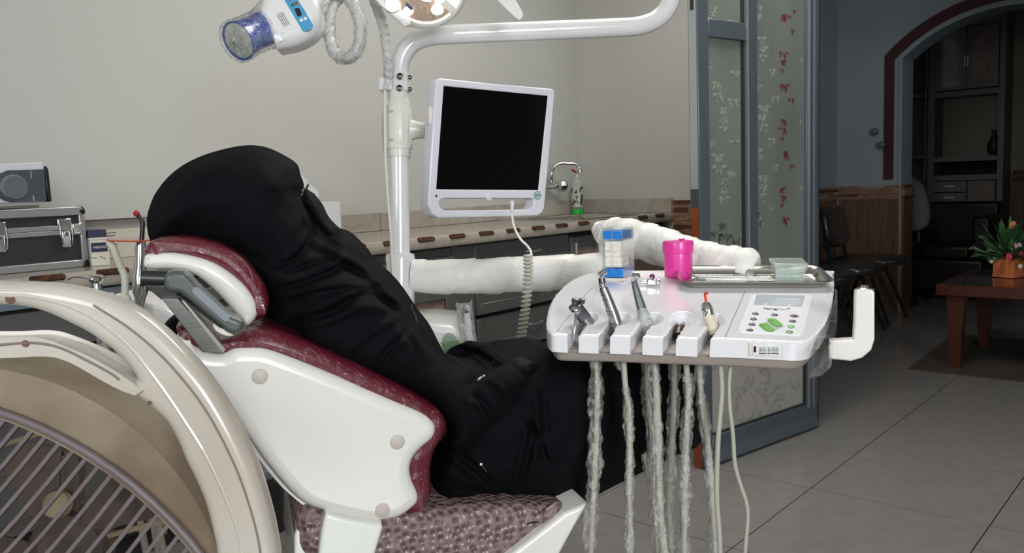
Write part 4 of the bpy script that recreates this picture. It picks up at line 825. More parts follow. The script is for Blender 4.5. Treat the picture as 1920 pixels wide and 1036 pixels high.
# ================================================================== wrapped swivel arm carrying the tray
da = thing('delivery_arm', 'jointed arm wrapped in white film, from the post to the instrument tray', 'swivel arm', tuple(at(780, 518, 2.2)))
def wrapped(name, pts, rpx, parent, pitch=.09, amp=.16, n=40, k=22, nz=.0006):
    P = cr([at(*p) for p in pts], k); R_ = np.interp(np.linspace(0, 1, len(P)), np.linspace(0, 1, len(rpx)), [r*p[2]/FPX for r, p in zip(rpx, pts)])
    def rf(s, th):
        ph = (s/pitch + (th)/(2*math.pi)) % 1; ph2 = (s/pitch*1.7 + th/(2*math.pi)+.3) % 1
        return 1+amp*(ph-.5)*.8+.012*np.sin(ph2*6.28)+.012*np.sin(s*50+th*2)
    V, F = g_tube(P, R_, n, rfun=rf); return mk(name, V+rng.normal(0, nz*.35, V.shape), F, wrapm, parent, auto=70)
wrapped('wrapped_lower_arm', [(772, 516, 2.2), (800, 518, 2.2), (880, 518, 2.2), (960, 515, 2.19), (1040, 511, 2.18), (1100, 507, 2.17), (1150, 500, 2.16), (1168, 496, 2.16)], [30, 32, 33, 33.5, 33, 32, 30, 22], da, .13, .10)
wrapped('wrapped_upper_arm', [(1112, 424, 2.2), (1124, 430, 2.2), (1148, 440, 2.17), (1180, 445, 2.12), (1240, 462, 2.04), (1300, 482, 1.97), (1360, 496, 1.9), (1400, 504, 1.86), (1416, 510, 1.85)], [8, 19, 32, 35, 36, 35, 36, 40, 24], da, .062, .13)
tube('elbow_joint', [at(1148, 505, 2.18), at(1146, 440, 2.18)], .035, postw, da, n=20, smooth_path=False)
TB = at(1395, 505, 1.87); tube('tray_stub', [TB, TB-UP*.05, TB-UP*.10], .03, postw, da, n=16, smooth_path=False)
# ================================================================== signed distance tools
def sd_poly(X, Y, P):
    """signed distance, positive inside"""
    P = np.array(P, float)[:, :2]; Q = np.roll(P, -1, 0); d = np.full(X.shape, 1e18); ins = np.zeros(X.shape, bool)
    for (x0, y0), (x1, y1) in zip(P, Q):
        ex, ey = x1-x0, y1-y0; L = ex*ex+ey*ey+1e-18; t = np.clip(((X-x0)*ex+(Y-y0)*ey)/L, 0, 1)
        d = np.minimum(d, (X-x0-t*ex)**2+(Y-y0-t*ey)**2)
        c = ((y0 > Y) != (y1 > Y)) & (X < ex*(Y-y0)/(ey if abs(ey) > 1e-12 else 1e-12)+x0); ins ^= c
    return np.where(ins, 1, -1)*np.sqrt(d)
def d_line(X, Y, P):
    P = np.array(P, float); d = np.full(X.shape, 1e18)
    for (x0, y0), (x1, y1) in zip(P[:-1], P[1:]):
        ex, ey = x1-x0, y1-y0; L = ex*ex+ey*ey+1e-18; t = np.clip(((X-x0)*ex+(Y-y0)*ey)/L, 0, 1); d = np.minimum(d, (X-x0-t*ex)**2+(Y-y0-t*ey)**2)
    return np.sqrt(d)
# ================================================================== instrument tray unit
TFL, TFR, TBK = at(1035, 600, 1.56), at(1530, 640, 1.42), at(1200, 512, 1.86)
TP = Pl(TFL, TFR-TFL, TBK-TFL)      # W points up
if TP.W[2] < 0: TP.W = -TP.W; TP.V = -TP.V
tu = thing('instrument_unit', 'white dental instrument tray unit with handpiece holders, key panel and corner handle', 'instrument unit', tuple(TP.px(1300, 590)))
out_px = [(1025, 612), (1025, 598), (1031, 572), (1045, 548), (1068, 527), (1095, 514), (1130, 508), (1200, 506), (1400, 505), (1550, 506), (1562, 511), (1564, 540), (1560, 566), (1556, 584), (1546, 606), (1528, 628), (1506, 640), (1440, 638), (1370, 635), (1332, 634), (1270, 632), (1206, 630), (1145, 628), (1086, 627), (1042, 626), (1031, 622)]
UV = [TP.uv(*p) for p in out_px]
UV0 = [tuple(q[:2]) for q in cr([np.array([*p, 0]) for p in UV], 3, True)]
# the rounded outline with five notches cut between the front blocks
cut = {}
notches = [(1064, 1085, 627.), (1122, 1144, 628.5), (1182, 1205, 630.), (1243, 1268, 632.), (1308, 1332, 634.)]
UV = []; fl_ = []
front = [TP.uv(1332+10, 634.6)]
for (xl, xr, y) in notches[::-1]:
    for (x_, y_) in ((xr, y), (xr+7, y-10), (xr+17, y-25), (xr+17.5, y-31), (xr+12, y-35), (xr+4, y-35), (xl+22, y-31), (xl+19, y-25), (xl+9, y-9), (xl, y)): front.append(TP.uv(x_, y_))
front.append(TP.uv(1048, 626.2))
fx0, fx1 = TP.uv(1043, 626)[0], TP.uv(1350, 634.8)[0]; vmax = TP.uv(1200, 610)[1]
rest = [q for q in UV0 if not (fx0 <= q[0] <= fx1 and q[1] < vmax)]
k_ = max(range(len(rest)), key=lambda i: math.hypot(rest[i][0]-rest[(i+1) % len(rest)][0], rest[i][1]-rest[(i+1) % len(rest)][1]))
rest = rest[k_+1:]+rest[:k_+1]
UV = rest+(front if math.hypot(rest[-1][0]-front[0][0], rest[-1][1]-front[0][1]) < math.hypot(rest[-1][0]-front[-1][0], rest[-1][1]-front[-1][1]) else front[::-1])
us_ = [p[0] for p in UV]; vs2 = [p[1] for p in UV]; st_ = .002
gx = np.arange(min(us_)-st_, max(us_)+2*st_, st_); gy = np.arange(min(vs2)-st_, max(vs2)+2*st_, st_)
GX, GY = np.meshgrid(gx, gy, indexing='ij'); SD = sd_poly(GX, GY, UV)
# move the rim vertices on to the outline
gxx, gyy = np.gradient(SD, st_, st_); m_ = (np.abs(SD) < st_*.75); nrm_ = np.hypot(gxx, gyy)+1e-9
GX2 = np.where(m_, GX-SD*gxx/nrm_, GX); GY2 = np.where(m_, GY-SD*gyy/nrm_, GY); inside = SD > -st_*.75
depth = np.zeros_like(GX); TH = .034
slots = [((1075, 628), (1100, 597), .0185), ((1134, 629), (1162, 597), .0185), ((1194, 631), (1222, 597), .0195), ((1257, 632), (1279, 598), .0235), ((1321, 634), (1338, 600), .0195)]
for (f_, b_, hw) in slots:
    a = np.array(TP.uv(*f_)); b = np.array(TP.uv(*b_)); e = b-a; L = np.linalg.norm(e); e /= L
    t = ((GX-a[0])*e[0]+(GY-a[1])*e[1]); 
    # lateral distance measured along U so the slot leans like in the photo
    lat = np.abs((GX-a[0])-(GY-a[1])*e[0]/e[1]); yy_ = (GY-a[1])/(b[1]-a[1])
    half = .0095+(hw-.0095)*np.clip((yy_-.1)/.8, 0, 1)**1.3
    sl = 0*lat
    bowl = np.clip(1-((GX-b[0])**2/hw**2+(GY-b[1])**2/(hw*1.9)**2), 0, 1)**.5*.024
    depth = np.maximum(depth, np.maximum(sl, bowl))
for _ in range(1):
    depth = (depth+np.roll(depth, 1, 0)+np.roll(depth, -1, 0)+np.roll(depth, 1, 1)+np.roll(depth, -1, 1))/5
rim = np.clip(SD, 0, .005); rnd_ = .005-np.sqrt(np.maximum(.005**2-(.005-rim)**2, 0))
Z = -depth-rnd_*.75
Z = np.maximum(Z, -TH+.001)
idx = -np.ones(GX.shape, int); pts_ = []; 
ii, jj = np.where(inside); idx[ii, jj] = np.arange(len(ii))
V = [TP.P+TP.U*GX2[i, j]+TP.V*GY2[i, j]+TP.W*Z[i, j] for i, j in zip(ii, jj)]
F = []; bedge = {}
cell = (idx[:-1, :-1] >= 0) & (idx[1:, :-1] >= 0) & (idx[1:, 1:] >= 0) & (idx[:-1, 1:] >= 0)
for i, j in zip(*np.where(cell)):
    q = (idx[i, j], idx[i+1, j], idx[i+1, j+1], idx[i, j+1]); F.append(q)
    for a, b in ((q[0], q[1]), (q[1], q[2]), (q[2], q[3]), (q[3], q[0])):
        if (b, a) in bedge: del bedge[(b, a)]
        else: bedge[(a, b)] = 1
nV = len(V); bot = {}
UVa = np.array(UV); UVb = np.roll(UVa, -1, 0); ids = sorted({a for e in bedge for a in e})
for i in ids:
    g_ = np.array(V[i])-TP.P; u0, v0, w0 = np.dot(g_, TP.U), np.dot(g_, TP.V), np.dot(g_, TP.W)
    e = UVb-UVa; t = np.clip(((u0-UVa[:, 0])*e[:, 0]+(v0-UVa[:, 1])*e[:, 1])/((e**2).sum(1)+1e-18), 0, 1); c = UVa+e*t[:, None]; k = np.argmin((c[:, 0]-u0)**2+(c[:, 1]-v0)**2)
    V[i] = TP.P+TP.U*c[k, 0]+TP.V*c[k, 1]+TP.W*min(w0, -.0036)
def lowv(i):
    if i not in bot:
        g_ = np.array(V[i])-TP.P; bot[i] = len(V); V.append(TP.P+TP.U*np.dot(g_, TP.U)+TP.V*np.dot(g_, TP.V)-TP.W*TH)
    return bot[i]
n0_ = len(V); m0_ = len(UV)
for (x_, y_) in UV: V.append(TP.P+TP.U*x_+TP.V*y_-TP.W*.0036)
for (x_, y_) in UV: V.append(TP.P+TP.U*x_+TP.V*y_-TP.W*TH)
for i in range(m0_): F.append((n0_+i, n0_+(i+1) % m0_, n0_+m0_+(i+1) % m0_, n0_+m0_+i))
used = set(); [used.update(f) for f in F]
traym = mat('glossy_white_tray_plastic', S(240, 240, 244), .18, coat=.6)
mk('top_shell', V, F, traym, tu, auto=35)
under = mat('shade_painted_underside', S(150, 140, 132), .5)  # white plastic underneath; the shade below the tray is in this colour
UB = [(p[0], p[1]) for p in UV]
cx_, cy_ = np.mean(us_), np.mean(vs2)
UB = UV0; ub_ = [(cx_+(x-cx_)*.965, cy_+(y-cy_)*.93) for x, y in UB]
V, F = g_plate(ub_, (), .022, .006, TP.P-TP.W*(TH+.0105), TP.U, TP.V); mk('under_tray', V, F, under, tu, auto=50)
V, F = g_plate([(cx_+(x-cx_)*.99, cy_+(y-cy_)*.985) for x, y in UB], (), .003, 0, TP.P-TP.W*(TH-.003), TP.U, TP.V); mk('bottom_plate', V, F, under, tu, auto=50)
def strip(name, pts, w_, m, parent=tu, k=.0003, h=.0005):
    P = [TP.px(*p, k) for p in pts]; V = []; F = []
    for i, p in enumerate(P):
        d_ = nrm((P[min(i+1, len(P)-1)]-P[max(i-1, 0)])); s_ = nrm(np.cross(TP.W, d_))*w_/2; V += [p-s_, p+s_]
    for i in range(len(P)-1): F.append((2*i, 2*i+1, 2*i+3, 2*i+2))
    return mk(name, V, F, m, parent, smooth=False)
seam = mat('seam_shadow_line', S(90, 88, 88), .6)
strip('seam', [(1397, 546), (1386, 572), (1372, 602), (1360, 632)], .0011, seam); strip('seam', [(1043, 623), (1058, 602), (1072, 588), (1087, 566), (1103, 545), (1112, 540)], .0008, seam)
strip('seam', [(1112, 540), (1200, 541), (1300, 543), (1397, 546)], .0005, mat('faint_seam', S(190, 190, 194), .4)); strip('seam', [(1122, 541), (1110, 566), (1100, 580), (1098, 590), (1108, 594), (1122, 588)], .0006, MATS['faint_seam'])
pan = [(1420, 549), (1520, 551), (1524, 556), (1506, 622), (1500, 628), (1388, 621), (1383, 617), (1409, 553)]
mk('key_panel', *TP.plate(pan, -.001, .0012, .0005), mat('panel_white', S(236, 236, 242), .3), tu)
KP = tu.children[-1]
mk('panel_window', *TP.plate([(1420, 551.5), (1508, 554), (1502, 575), (1414, 571)], .0010, .0016, 0), mat('pale_blue_window', S(196, 206, 214), .15, coat=.5), KP)
strip('window_border', [(1420, 551), (1508, 553.7)], .0006, seam, KP, .0018); strip('window_border', [(1420, 551), (1414, 571)], .0006, seam, KP, .0018); strip('window_border', [(1508, 554), (1502, 575)], .0006, seam, KP, .0018)
for (x, y) in ((1436, 569.5), (1480, 572.5)): mk('window_clip', *TP.plate([(x-2.5, y-2), (x+2.5, y-2), (x+2, y+1.5), (x-3, y+1.5)], .0014, .002, 0), traym, KP)
t_u = nrm(TP.px(1482, 580)-TP.px(1433, 578))
text('logo', 'feng', TP.px(1444.5, 578.5, .0016), t_u, np.cross(TP.W, t_u), .0145, mat('logo_dark', S(60, 60, 62), .4), KP); text('logo', 'dan', TP.px(1467, 579.3, .0016), t_u, np.cross(TP.W, t_u), .0145, mat('logo_pale_green', S(168, 182, 168), .4), KP)
text('logo_mark', '®', TP.px(1479, 578.3, .0016), t_u, np.cross(TP.W, t_u), .006, MATS['logo_dark'], KP)
btnm = mat('navy_key', S(52, 54, 74), .35); grn = mat('bright_green_key', S(96, 176, 44), .35); gry = mat('grey_print', S(176, 178, 180), .4)
mk('grey_diamond', *TP.plate([(1421, 610), (1446, 598), (1471, 611), (1448, 622)], .0012, .0016, 0), gry, KP)
def key(x, y, m, r=.0058):
    k_ = mk('key', *g_lathe(TP.px(x, y, .0011), TP.W, [(r, 0), (r, .0012), (r*.85, .0018), (.001, .002)], 20), m, KP); return k_
for (x, y) in ((1416.5, 588.6), (1413, 598.5), (1410, 608.5), (1406, 619)):
    key(x, y, btnm); mk('key_dot', *g_lathe(TP.px(x+1.5, y-4.3, .0012), TP.W, [(.0008, 0), (.0008, .0005)], 8), btnm, KP)
key(1452.5, 590.5, btnm); key(1489, 592.3, btnm); key(1486, 602.5, btnm); key(1483, 612.5, grn); key(1480.5, 622.5, mat('green_key_dark', S(56, 140, 40), .35))
for (x, y) in ((1483, 612.5), (1480.5, 622.5)): mk('key_bar', *TP.plate([(x-3, y-.8), (x+3, y-.5), (x+3, y+.7), (x-3, y+.5)], .0030, .0034, 0), gry, KP)
mk('key_ring', *g_tube([TP.px(1489, 592.3, .0014)+(TP.U*math.cos(t)+TP.V*math.sin(t))*.0078 for t in np.linspace(0, 2*math.pi, 24)[:-1]], .0004, 6, closed=True), MATS['red_key'], KP)
mk('key_dot', *g_lathe(TP.px(1498.5, 592.8, .0012), TP.W, [(.0012, 0), (.0012, .0006)], 8), MATS['red_key'], KP)
def caps(x0, y0, x1, y1, w_):
    a = np.array(TP.uv(x0, y0)); b = np.array(TP.uv(x1, y1)); d_ = (b-a)/np.linalg.norm(b-a); n_ = np.array([-d_[1], d_[0]]); L = []
    for c, s in ((b, 1), (a, -1)):
        for t in np.linspace(-math.pi/2, math.pi/2, 8): L.append(tuple(c+(d_*math.cos(t)+n_*math.sin(t))*s*w_))
    return L
for (a, b, c, d_) in ((1448, 602, 1457.5, 610.5), (1433, 611, 1442.5, 619.5)):
    mk('long_key', *g_plate(caps(a, b, c, d_, .0085), (), .002, .0006, TP.P+TP.W*.0024, TP.U, TP.V), grn, KP)
    text('key_mark', '/<', TP.px(a-1, b-1, .0036), t_u, np.cross(TP.W, t_u), .005, MATS['logo_dark'], KP); text('key_mark', '\\/', TP.px(c+1, d_+1, .0036), t_u, np.cross(TP.W, t_u), .005, MATS['logo_dark'], KP)
# small dial window on the front face
FW = nrm(np.cross(TP.U, TP.W)); FW = FW if np.dot(FW, CF) < 0 else -FW
e1_, e2_ = TP.px(1370, 635.5), TP.px(1506, 640)
FP = Pl(e1_+FW*.0, nrm(e2_-e1_), TP.W); 
mk('dial_frame', *FP.plate([(1404, 641.5), (1470, 645.5), (1469, 671), (1404, 667)], -.004, .0022, .001), white2, tu)
dw = tu.children[-1]
mk('dial_bezel', *FP.plate([(1411, 645), (1465, 648), (1464, 667.5), (1411, 664.5)], .0015, .0034, .0006), traym, dw)
mk('dial_slot', *FP.plate([(1413, 648.6), (1418, 648.9), (1418, 660.5), (1413, 660.2)], .003, .0038, 0), mat('dark_brown_slot', S(58, 34, 34), .5), dw)
for x0, x1 in ((1423, 1436.5), (1438.5, 1445), (1447, 1460)):
    dd = mk('dial_drum', *FP.plate([(x0, 649.4), (x1, 650), (x1, 663), (x0, 662.4)], .003, .0040, 0), mat('drum_pale', S(206, 210, 212), .35) if 'drum_pale' not in MATS else MATS['drum_pale'], dw)
    mk('drum_edge', *FP.plate([(x0, 661.2), (x1, 661.8), (x1, 663.6), (x0, 663)], .003, .0042, 0), alud, dw)
    for q_ in range(int((x1-x0)/3.2)):
        x = x0+2+q_*3.2; mk('drum_mark', *FP.plate([(x, 652+(q_ % 2)*2), (x+.9, 652+(q_ % 2)*2), (x+.9, 658.5), (x, 658.5)], .0038, .0043, 0), MATS['logo_dark'], dw)
# corner handle
HP = Pl(at(1600, 620, 1.47), TP.U, UP)
hnd = [(1556, 640), (1600, 637), (1602, 600), (1603.5, 548), (1607, 543.5), (1634, 543), (1640, 548), (1640, 636), (1634, 656), (1617, 671), (1596, 677), (1554, 673)]
mk('handle', *HP.plate(hnd, -.034, 0, .004, seg=3), mat('handle_cream_plastic', S(240, 237, 230), .3, coat=.3), tu, auto=40)
hb = HP.px(1621, 543.5, -.017); hup = nrm(HP.px(1621, 500)-HP.px(1621, 600))
mk('handle_button', *g_lathe(hb-hup*.001, hup, [(.016, 0), (.015, .004), (.010, .006), (.006, .007), (.006, .010), (.001, .011)], 20), chrome, tu)
mk('clear_cover', *TP.plate([(1542, 606), (1561, 566), (1566, 560), (1566, 540), (1570, 545), (1570, 600), (1562, 640), (1545, 655), (1520, 660)], -.05, -.004, 0), film('clear_cover_film', .03, 12, .3, (.8, .8, .78), .06, hi=.08), tu)
# ---- handpieces resting in the holders
hp_m = mat('satin_steel', S(168, 170, 172), .26, metal=.9); hp_d = mat('dark_steel', S(96, 98, 102), .3, metal=.8)
t = thing('air_syringe', 'square-headed steel air and water syringe with thin downturned nozzle, leftmost in the holders', 'syringe', tuple(TP.px(1100, 607)))
a_, b_ = at(1104, 607, 1.545), at(1082, 578, 1.53); d_ = nrm(b_-a_)
tube('body', [a_, a_+(b_-a_)*.45], .0125, hp_m, t, n=16, smooth_path=False); s_ = nrm(np.cross(d_, CF))
mk('head', *g_obox(a_+(b_-a_)*.80, s_, np.cross(d_, s_), d_, .024, .022, .036), hp_d, t, bevel=.004)
for sg in (-1, 1): mk('push_button', *g_lathe(at(1078+(sg+1)*6.5, 567, 1.52), nrm(UP*.8-CF*.3), [(.006, 0), (.006, .004), (.007, .006), (.003, .008)], 12), hp_d, t)
nz0 = at(1080, 582, 1.515); mk('collar', *g_ball(nz0, .0085, 8), chrome, t); tube('nozzle', [nz0, at(1079, 600, 1.505), at(1077, 618, 1.50), at(1075, 636, 1.50)], [.0028, .0022, .0018, .0018], hp_m, t, n=8)
def handpiece(name, label, cat, pts, rpx, m, D0, D1, head=None):
    t = thing(name, label, cat, tuple(at(*pts[0], D0))); P = [at(x, y, D0+(D1-D0)*i/(len(pts)-1)) for i, (x, y) in enumerate(pts)]
    tube('body', P, [r*D0/FPX for r in rpx], m, t, n=16); return t
t = handpiece('angled_handpiece', 'steel contra-angle handpiece with small drill head beside the cotton dispenser', 'handpiece', [(1160, 618), (1150, 590), (1140, 562), (1131, 540)], [10.5, 11, 9.5, 8.5], hp_m, 1.55, 1.55)
P = [at(1131, 541, 1.55), at(1129, 531, 1.55), at(1128, 521, 1.55)]; mk('neck', *g_tube(cr(P, 4), .0062, 12), hp_d, t)
mk('drill_head', *g_cyl(at(1122, 517, 1.545), at(1135, 508, 1.55), .0055, n=14), chrome, t); mk('chuck', *g_ball(at(1130, 535, 1.545), .0058, 6), chrome, t)
for k, (x, y, r_) in enumerate(((1135.5, 553, 8.8), (1139, 562, 9.6), (1146, 583, 10.4), (1155, 607, 10.9))): mk('ring', *g_tube([at(x, y, 1.55)+(nrm(CR)*math.cos(q)+nrm(np.cross(nrm(P[0]-at(1160, 618, 1.55)), CR))*math.sin(q))*r_*1.55/FPX*1.02 for q in np.linspace(0, 2*math.pi, 20)[:-1]], .0005, 6, closed=True), hp_d, t)
text('ce_mark', 'CE', at(1147, 589, 1.537), nrm(CR-CU*1.6), nrm(CR*1.6+CU), .0065, MATS['logo_dark'], t)
t = handpiece('turbine_handpiece', 'grey high-speed handpiece with its lower half in a milky sleeve, middle of the holders', 'handpiece', [(1212, 612), (1205, 585), (1197, 558), (1190, 532), (1189, 522)], [11, 10, 8, 6, 5.5], mat('dull_grey_steel', S(128, 134, 138), .35, metal=.7), 1.56, 1.58)
mk('turbine_head', *g_lathe(at(1192, 519, 1.57), nrm(-CF*.75+UP*.6), [(.008, -.007), (.0085, .0), (.0075, .006), (.004, .008)], 18), chrome, t); mk('burr', *g_cyl(at(1190, 526, 1.56), at(1186, 533, 1.555), .0012, n=8), hp_m, t)
V, F = g_tube(cr([at(1216, 622, 1.56), at(1210, 600, 1.555), at(1203, 580, 1.56)], 8), np.linspace(.0165, .0095, 17), 14); mk('milky_sleeve', V+rng.normal(0, .0006, V.shape), F, film('milky_sleeve_film', .45, 50, 1., (.84, .86, .84), .15, hi=.4), t, auto=80)
t = thing('hose_coupling', 'empty dark brown threaded hose end in the fourth holder', 'coupling', tuple(TP.px(1275, 616)))
c0, c1 = at(1271, 630, 1.52), at(1275.5, 611, 1.545); dd_ = nrm(c1-c0)
mk('body', *g_lathe(c0, dd_, [(.0085, 0), (.0085, .020), (.0095, .021), (.0095, .026), (.0065, .026), (.0065, .015)], 20), mat('dark_bronze', S(74, 62, 52), .35, metal=.7), t)
t = handpiece('scaler_handpiece', 'beige scaler handpiece with chrome collar and bent red tip, rightmost of the holders', 'handpiece', [(1340, 626), (1334, 608), (1328, 590)], [10, 10.5, 10], mat('beige_handle', S(226, 214, 196), .4), 1.52, 1.53)
dd_ = nrm(at(1323, 570, 1.535)-at(1329, 593, 1.53)); mk('collar', *g_lathe(at(1329, 592, 1.53), dd_, [(.0107, 0), (.0107, .006), (.0112, .007), (.0112, .011), (.010, .016), (.0085, .022), (.005, .026)], 20), chrome, t)
tube('red_tip', [at(1324, 566, 1.535), at(1322.5, 556, 1.535), at(1322, 551, 1.535), at(1324.5, 548.5, 1.53), at(1327, 550.5, 1.528)], .0024, mat('scarlet_tip', S(226, 58, 32), .35), t, n=8)
# ---- cotton roll dispenser
Dd = np.dot(TP.px(1150, 527)-CP, CF)
c00, c10 = TP.px(1134, 527, .001), TP.px(1170, 527, .001); wv = TP.px(1199, 511, .001)-c10; wv[2] = 0; wv = nrm(wv); wv = nrm(RH*.50+FH*.87); ub2 = np.array([wv[1], -wv[0], 0]); Wd = .050; Dp = .062; HH = .106
t = thing('cotton_dispenser', 'clear cotton roll dispenser with blue trays and white rolls, standing on the tray unit', 'dispenser', tuple(c00+ub2*Wd/2+wv*Dp/2))
cdf = c10+np.array([0, 0, 0])-ub2*Wd/2+wv*Dp/2
acr = film('clear_acrylic', .05, 3, .05, (.8, .84, .9), .04, lo=0, hi=.05); dblue = mat('bright_blue_plastic', S(40, 130, 215), .3, coat=.3)
mk('base', *g_obox(cdf+UP*.0035, ub2, wv, UP, Wd+.003, Dp+.003, .006), white2, t, bevel=.001)
for sg in (-1, 1): mk('side_wall', *g_obox(cdf+UP*(.007+HH/2)+ub2*sg*(Wd/2-.001), ub2, wv, UP, .002, Dp, HH), acr, t, smooth=False)
mk('back_wall', *g_obox(cdf+UP*(.007+HH/2)+wv*(Dp/2-.001), ub2, wv, UP, Wd-.005, .002, HH), acr, t, smooth=False)
mk('blue_drawer', *g_obox(cdf+UP*.017-wv*.002, ub2, wv, UP, Wd-.006, Dp-.006, .019), dblue, t, bevel=.002)
mk('blue_lid', *g_obox(cdf+UP*(HH-.008)-wv*.001, ub2, wv, UP, Wd-.006, Dp-.006, .018), dblue, t, bevel=.002)
cot = mat('cotton_white', S(238, 234, 224), .9, bump=(120, .3))
for r_ in range(5):
    for k in range(3):
        o_ = cdf+UP*(.034+.0115*r_)-wv*(Dp/2-.010)+wv*k*.015
        mk('cotton_roll', *g_cyl(o_-ub2*(Wd/2-.006)+UP*random.uniform(-.0008, .0008), o_+ub2*(Wd/2-.006-random.uniform(0, .004)), .0062, n=10), cot, t)
mk('front_strip', *g_obox(cdf+UP*(.007+HH/2)-wv*(Dp/2+.001), ub2, wv, UP, .005, .0015, HH-.02), acr, t, smooth=False)
# ---- pink jar
c_ = TP.px(1277, 523, .0006); Dj = np.dot(c_-CP, CF); rj = 26.5*Dj/FPX
t = thing('pink_jar', 'bright pink plastic jar with screw lid, at the back of the tray unit', 'jar', tuple(c_+FH*rj)); c_ = c_+FH*rj*.9; pk = mat('hot_pink_plastic', S(236, 60, 160), .35, coat=.3)
lathe('jar_body', c_, UP, [(rj*.88, 0), (rj*.97, .004), (rj, .012), (rj, .052), (rj*.99, .054)], pk, t, n=36)
lathe('lid', c_+UP*.0545, UP, [(rj*1.09, 0), (rj*1.10, .002), (rj*1.09, .022), (rj*1.05, .026), (rj*.9, .0265), (rj*.1, .0265)], pk, t, n=36)
mk('lid_tab', *g_prism([c_+UP*.0812+RH*.002, c_+UP*.0812+RH*.016+FH*.004, c_+UP*.0812+RH*.004-FH*.010], UP*.004), pk, t, smooth=False)
# ---- steel tray
q4 = [TP.px(1283, 541, .002), TP.px(1556, 541, .002), TP.px(1563, 511, .002), TP.px(1298, 513, .002)]
t = thing('steel_tray', 'shallow stainless steel instrument tray with rolled rim, at the back of the unit', 'tray', tuple(sum(q4)/4)); 
Uc = nrm(q4[1]-q4[0]); Vc = nrm(np.cross(TP.W, Uc)); Lx = np.linalg.norm(q4[1]-q4[0]); Ly = np.dot(q4[3]-q4[0], Vc); cc_ = q4[0]+Uc*Lx/2+Vc*Ly/2
def rr_(hx, hy, r, h, n=7):
    L = []
    for (sx, sy, a0) in ((1, 1, 0), (-1, 1, math.pi/2), (-1, -1, math.pi), (1, -1, 1.5*math.pi)):
        for q_ in np.linspace(0, math.pi/2, n): L.append(cc_+Uc*(sx*(hx-r)+r*math.cos(a0+q_))+Vc*(sy*(hy-r)+r*math.sin(a0+q_))+TP.W*h)
    return L
rings = [rr_(Lx/2-.012, Ly/2-.012, .02, 0), rr_(Lx/2-.004, Ly/2-.004, .022, .004), rr_(Lx/2, Ly/2, .022, .016), rr_(Lx/2+.009, Ly/2+.009, .027, .017), rr_(Lx/2+.010, Ly/2+.010, .028, .0155), rr_(Lx/2+.002, Ly/2+.002, .022, .0145), rr_(Lx/2-.003, Ly/2-.003, .022, .003), rr_(Lx/2-.012, Ly/2-.012, .02, -.0012)]
V = np.array([p for r in rings for p in r]); n = len(rings[0]); F = [(i*n+j, i*n+(j+1) % n, (i+1)*n+(j+1) % n, (i+1)*n+j) for i in range(len(rings)-1) for j in range(n)]+[tuple(range(n)), tuple(range((len(rings)-1)*n, len(rings)*n))[::-1]]
mk('tray_body', V, F, steel, t, auto=60)
TRc = cc_; trayn = TP.W
def rod(name, label, u0, v0, u1, v1, r, m, cat='probe', grp='instruments lying in the steel tray'):
    a = cc_+Uc*u0+Vc*v0+trayn*.006; b = cc_+Uc*u1+Vc*v1+trayn*.006; tt = thing(name, label, cat, tuple(a)); 
    mk('handle', *g_cyl(a, b, r, n=12), m, tt); d_ = nrm(b-a)
    tube('tip', [a, a-d_*.012, a-d_*.022+trayn*.007, a-d_*.026+trayn*.012], [.0016, .0013, .0011, .0008], m, tt, n=6); return tt
tt = rod('dental_probe', 'long steel probe lying across the front of the steel tray', -Lx*.33, -.012, Lx*.2, -.014, .0028, chrome)
tt = rod('dental_explorer', 'thinner steel explorer lying behind the probe in the steel tray', -Lx*.36, .012, Lx*.12, .008, .0022, hp_m)
m_t = thing('mouth_mirror', 'small round mouth mirror propped near the middle of the steel tray', 'mirror', tuple(cc_+trayn*.004))
a = cc_+Uc*.02+Vc*.022+trayn*.005; b = cc_-Uc*.005+Vc*-.004+trayn*.018; mk('stem', *g_cyl(a, b, .0018, n=8), chrome, m_t); mk('mirror_disc', *g_lathe(b, nrm(trayn*.5-FH), [(.009, 0), (.009, .002), (.002, .0025)], 20), chrome, m_t)
# clear plastic box
b0 = cc_+Uc*(Lx*.255)+Vc*.0+trayn*.003
t = thing('clear_box', 'small lidded clear plastic box with greenish contents, in the right end of the steel tray', 'box', tuple(b0))
cf_ = film('cloudy_clear_plastic', .35, 20, .3, (.74, .82, .78), .1, hi=.15)
mk('box_body', *g_obox(b0+trayn*.017, Uc, Vc, trayn, .062, .046, .032), cf_, t, bevel=.003); mk('box_lid', *g_obox(b0+trayn*.037, Uc, Vc, trayn, .069, .052, .008), cf_, t, bevel=.002)
mk('contents', *g_obox(b0+trayn*.009, Uc, Vc, trayn, .056, .040, .012), mat('pale_green_contents', S(126, 172, 158), .4), t, bevel=.002)
for k in range(3): mk('hinge_mark', *g_obox(b0+trayn*.0415+Uc*(k-1)*.018, Uc, Vc, trayn, .014, .03, .001), mat('grey_print_strip', S(110, 116, 112), .5) if k == 0 else MATS['grey_print_strip'], t, smooth=False)
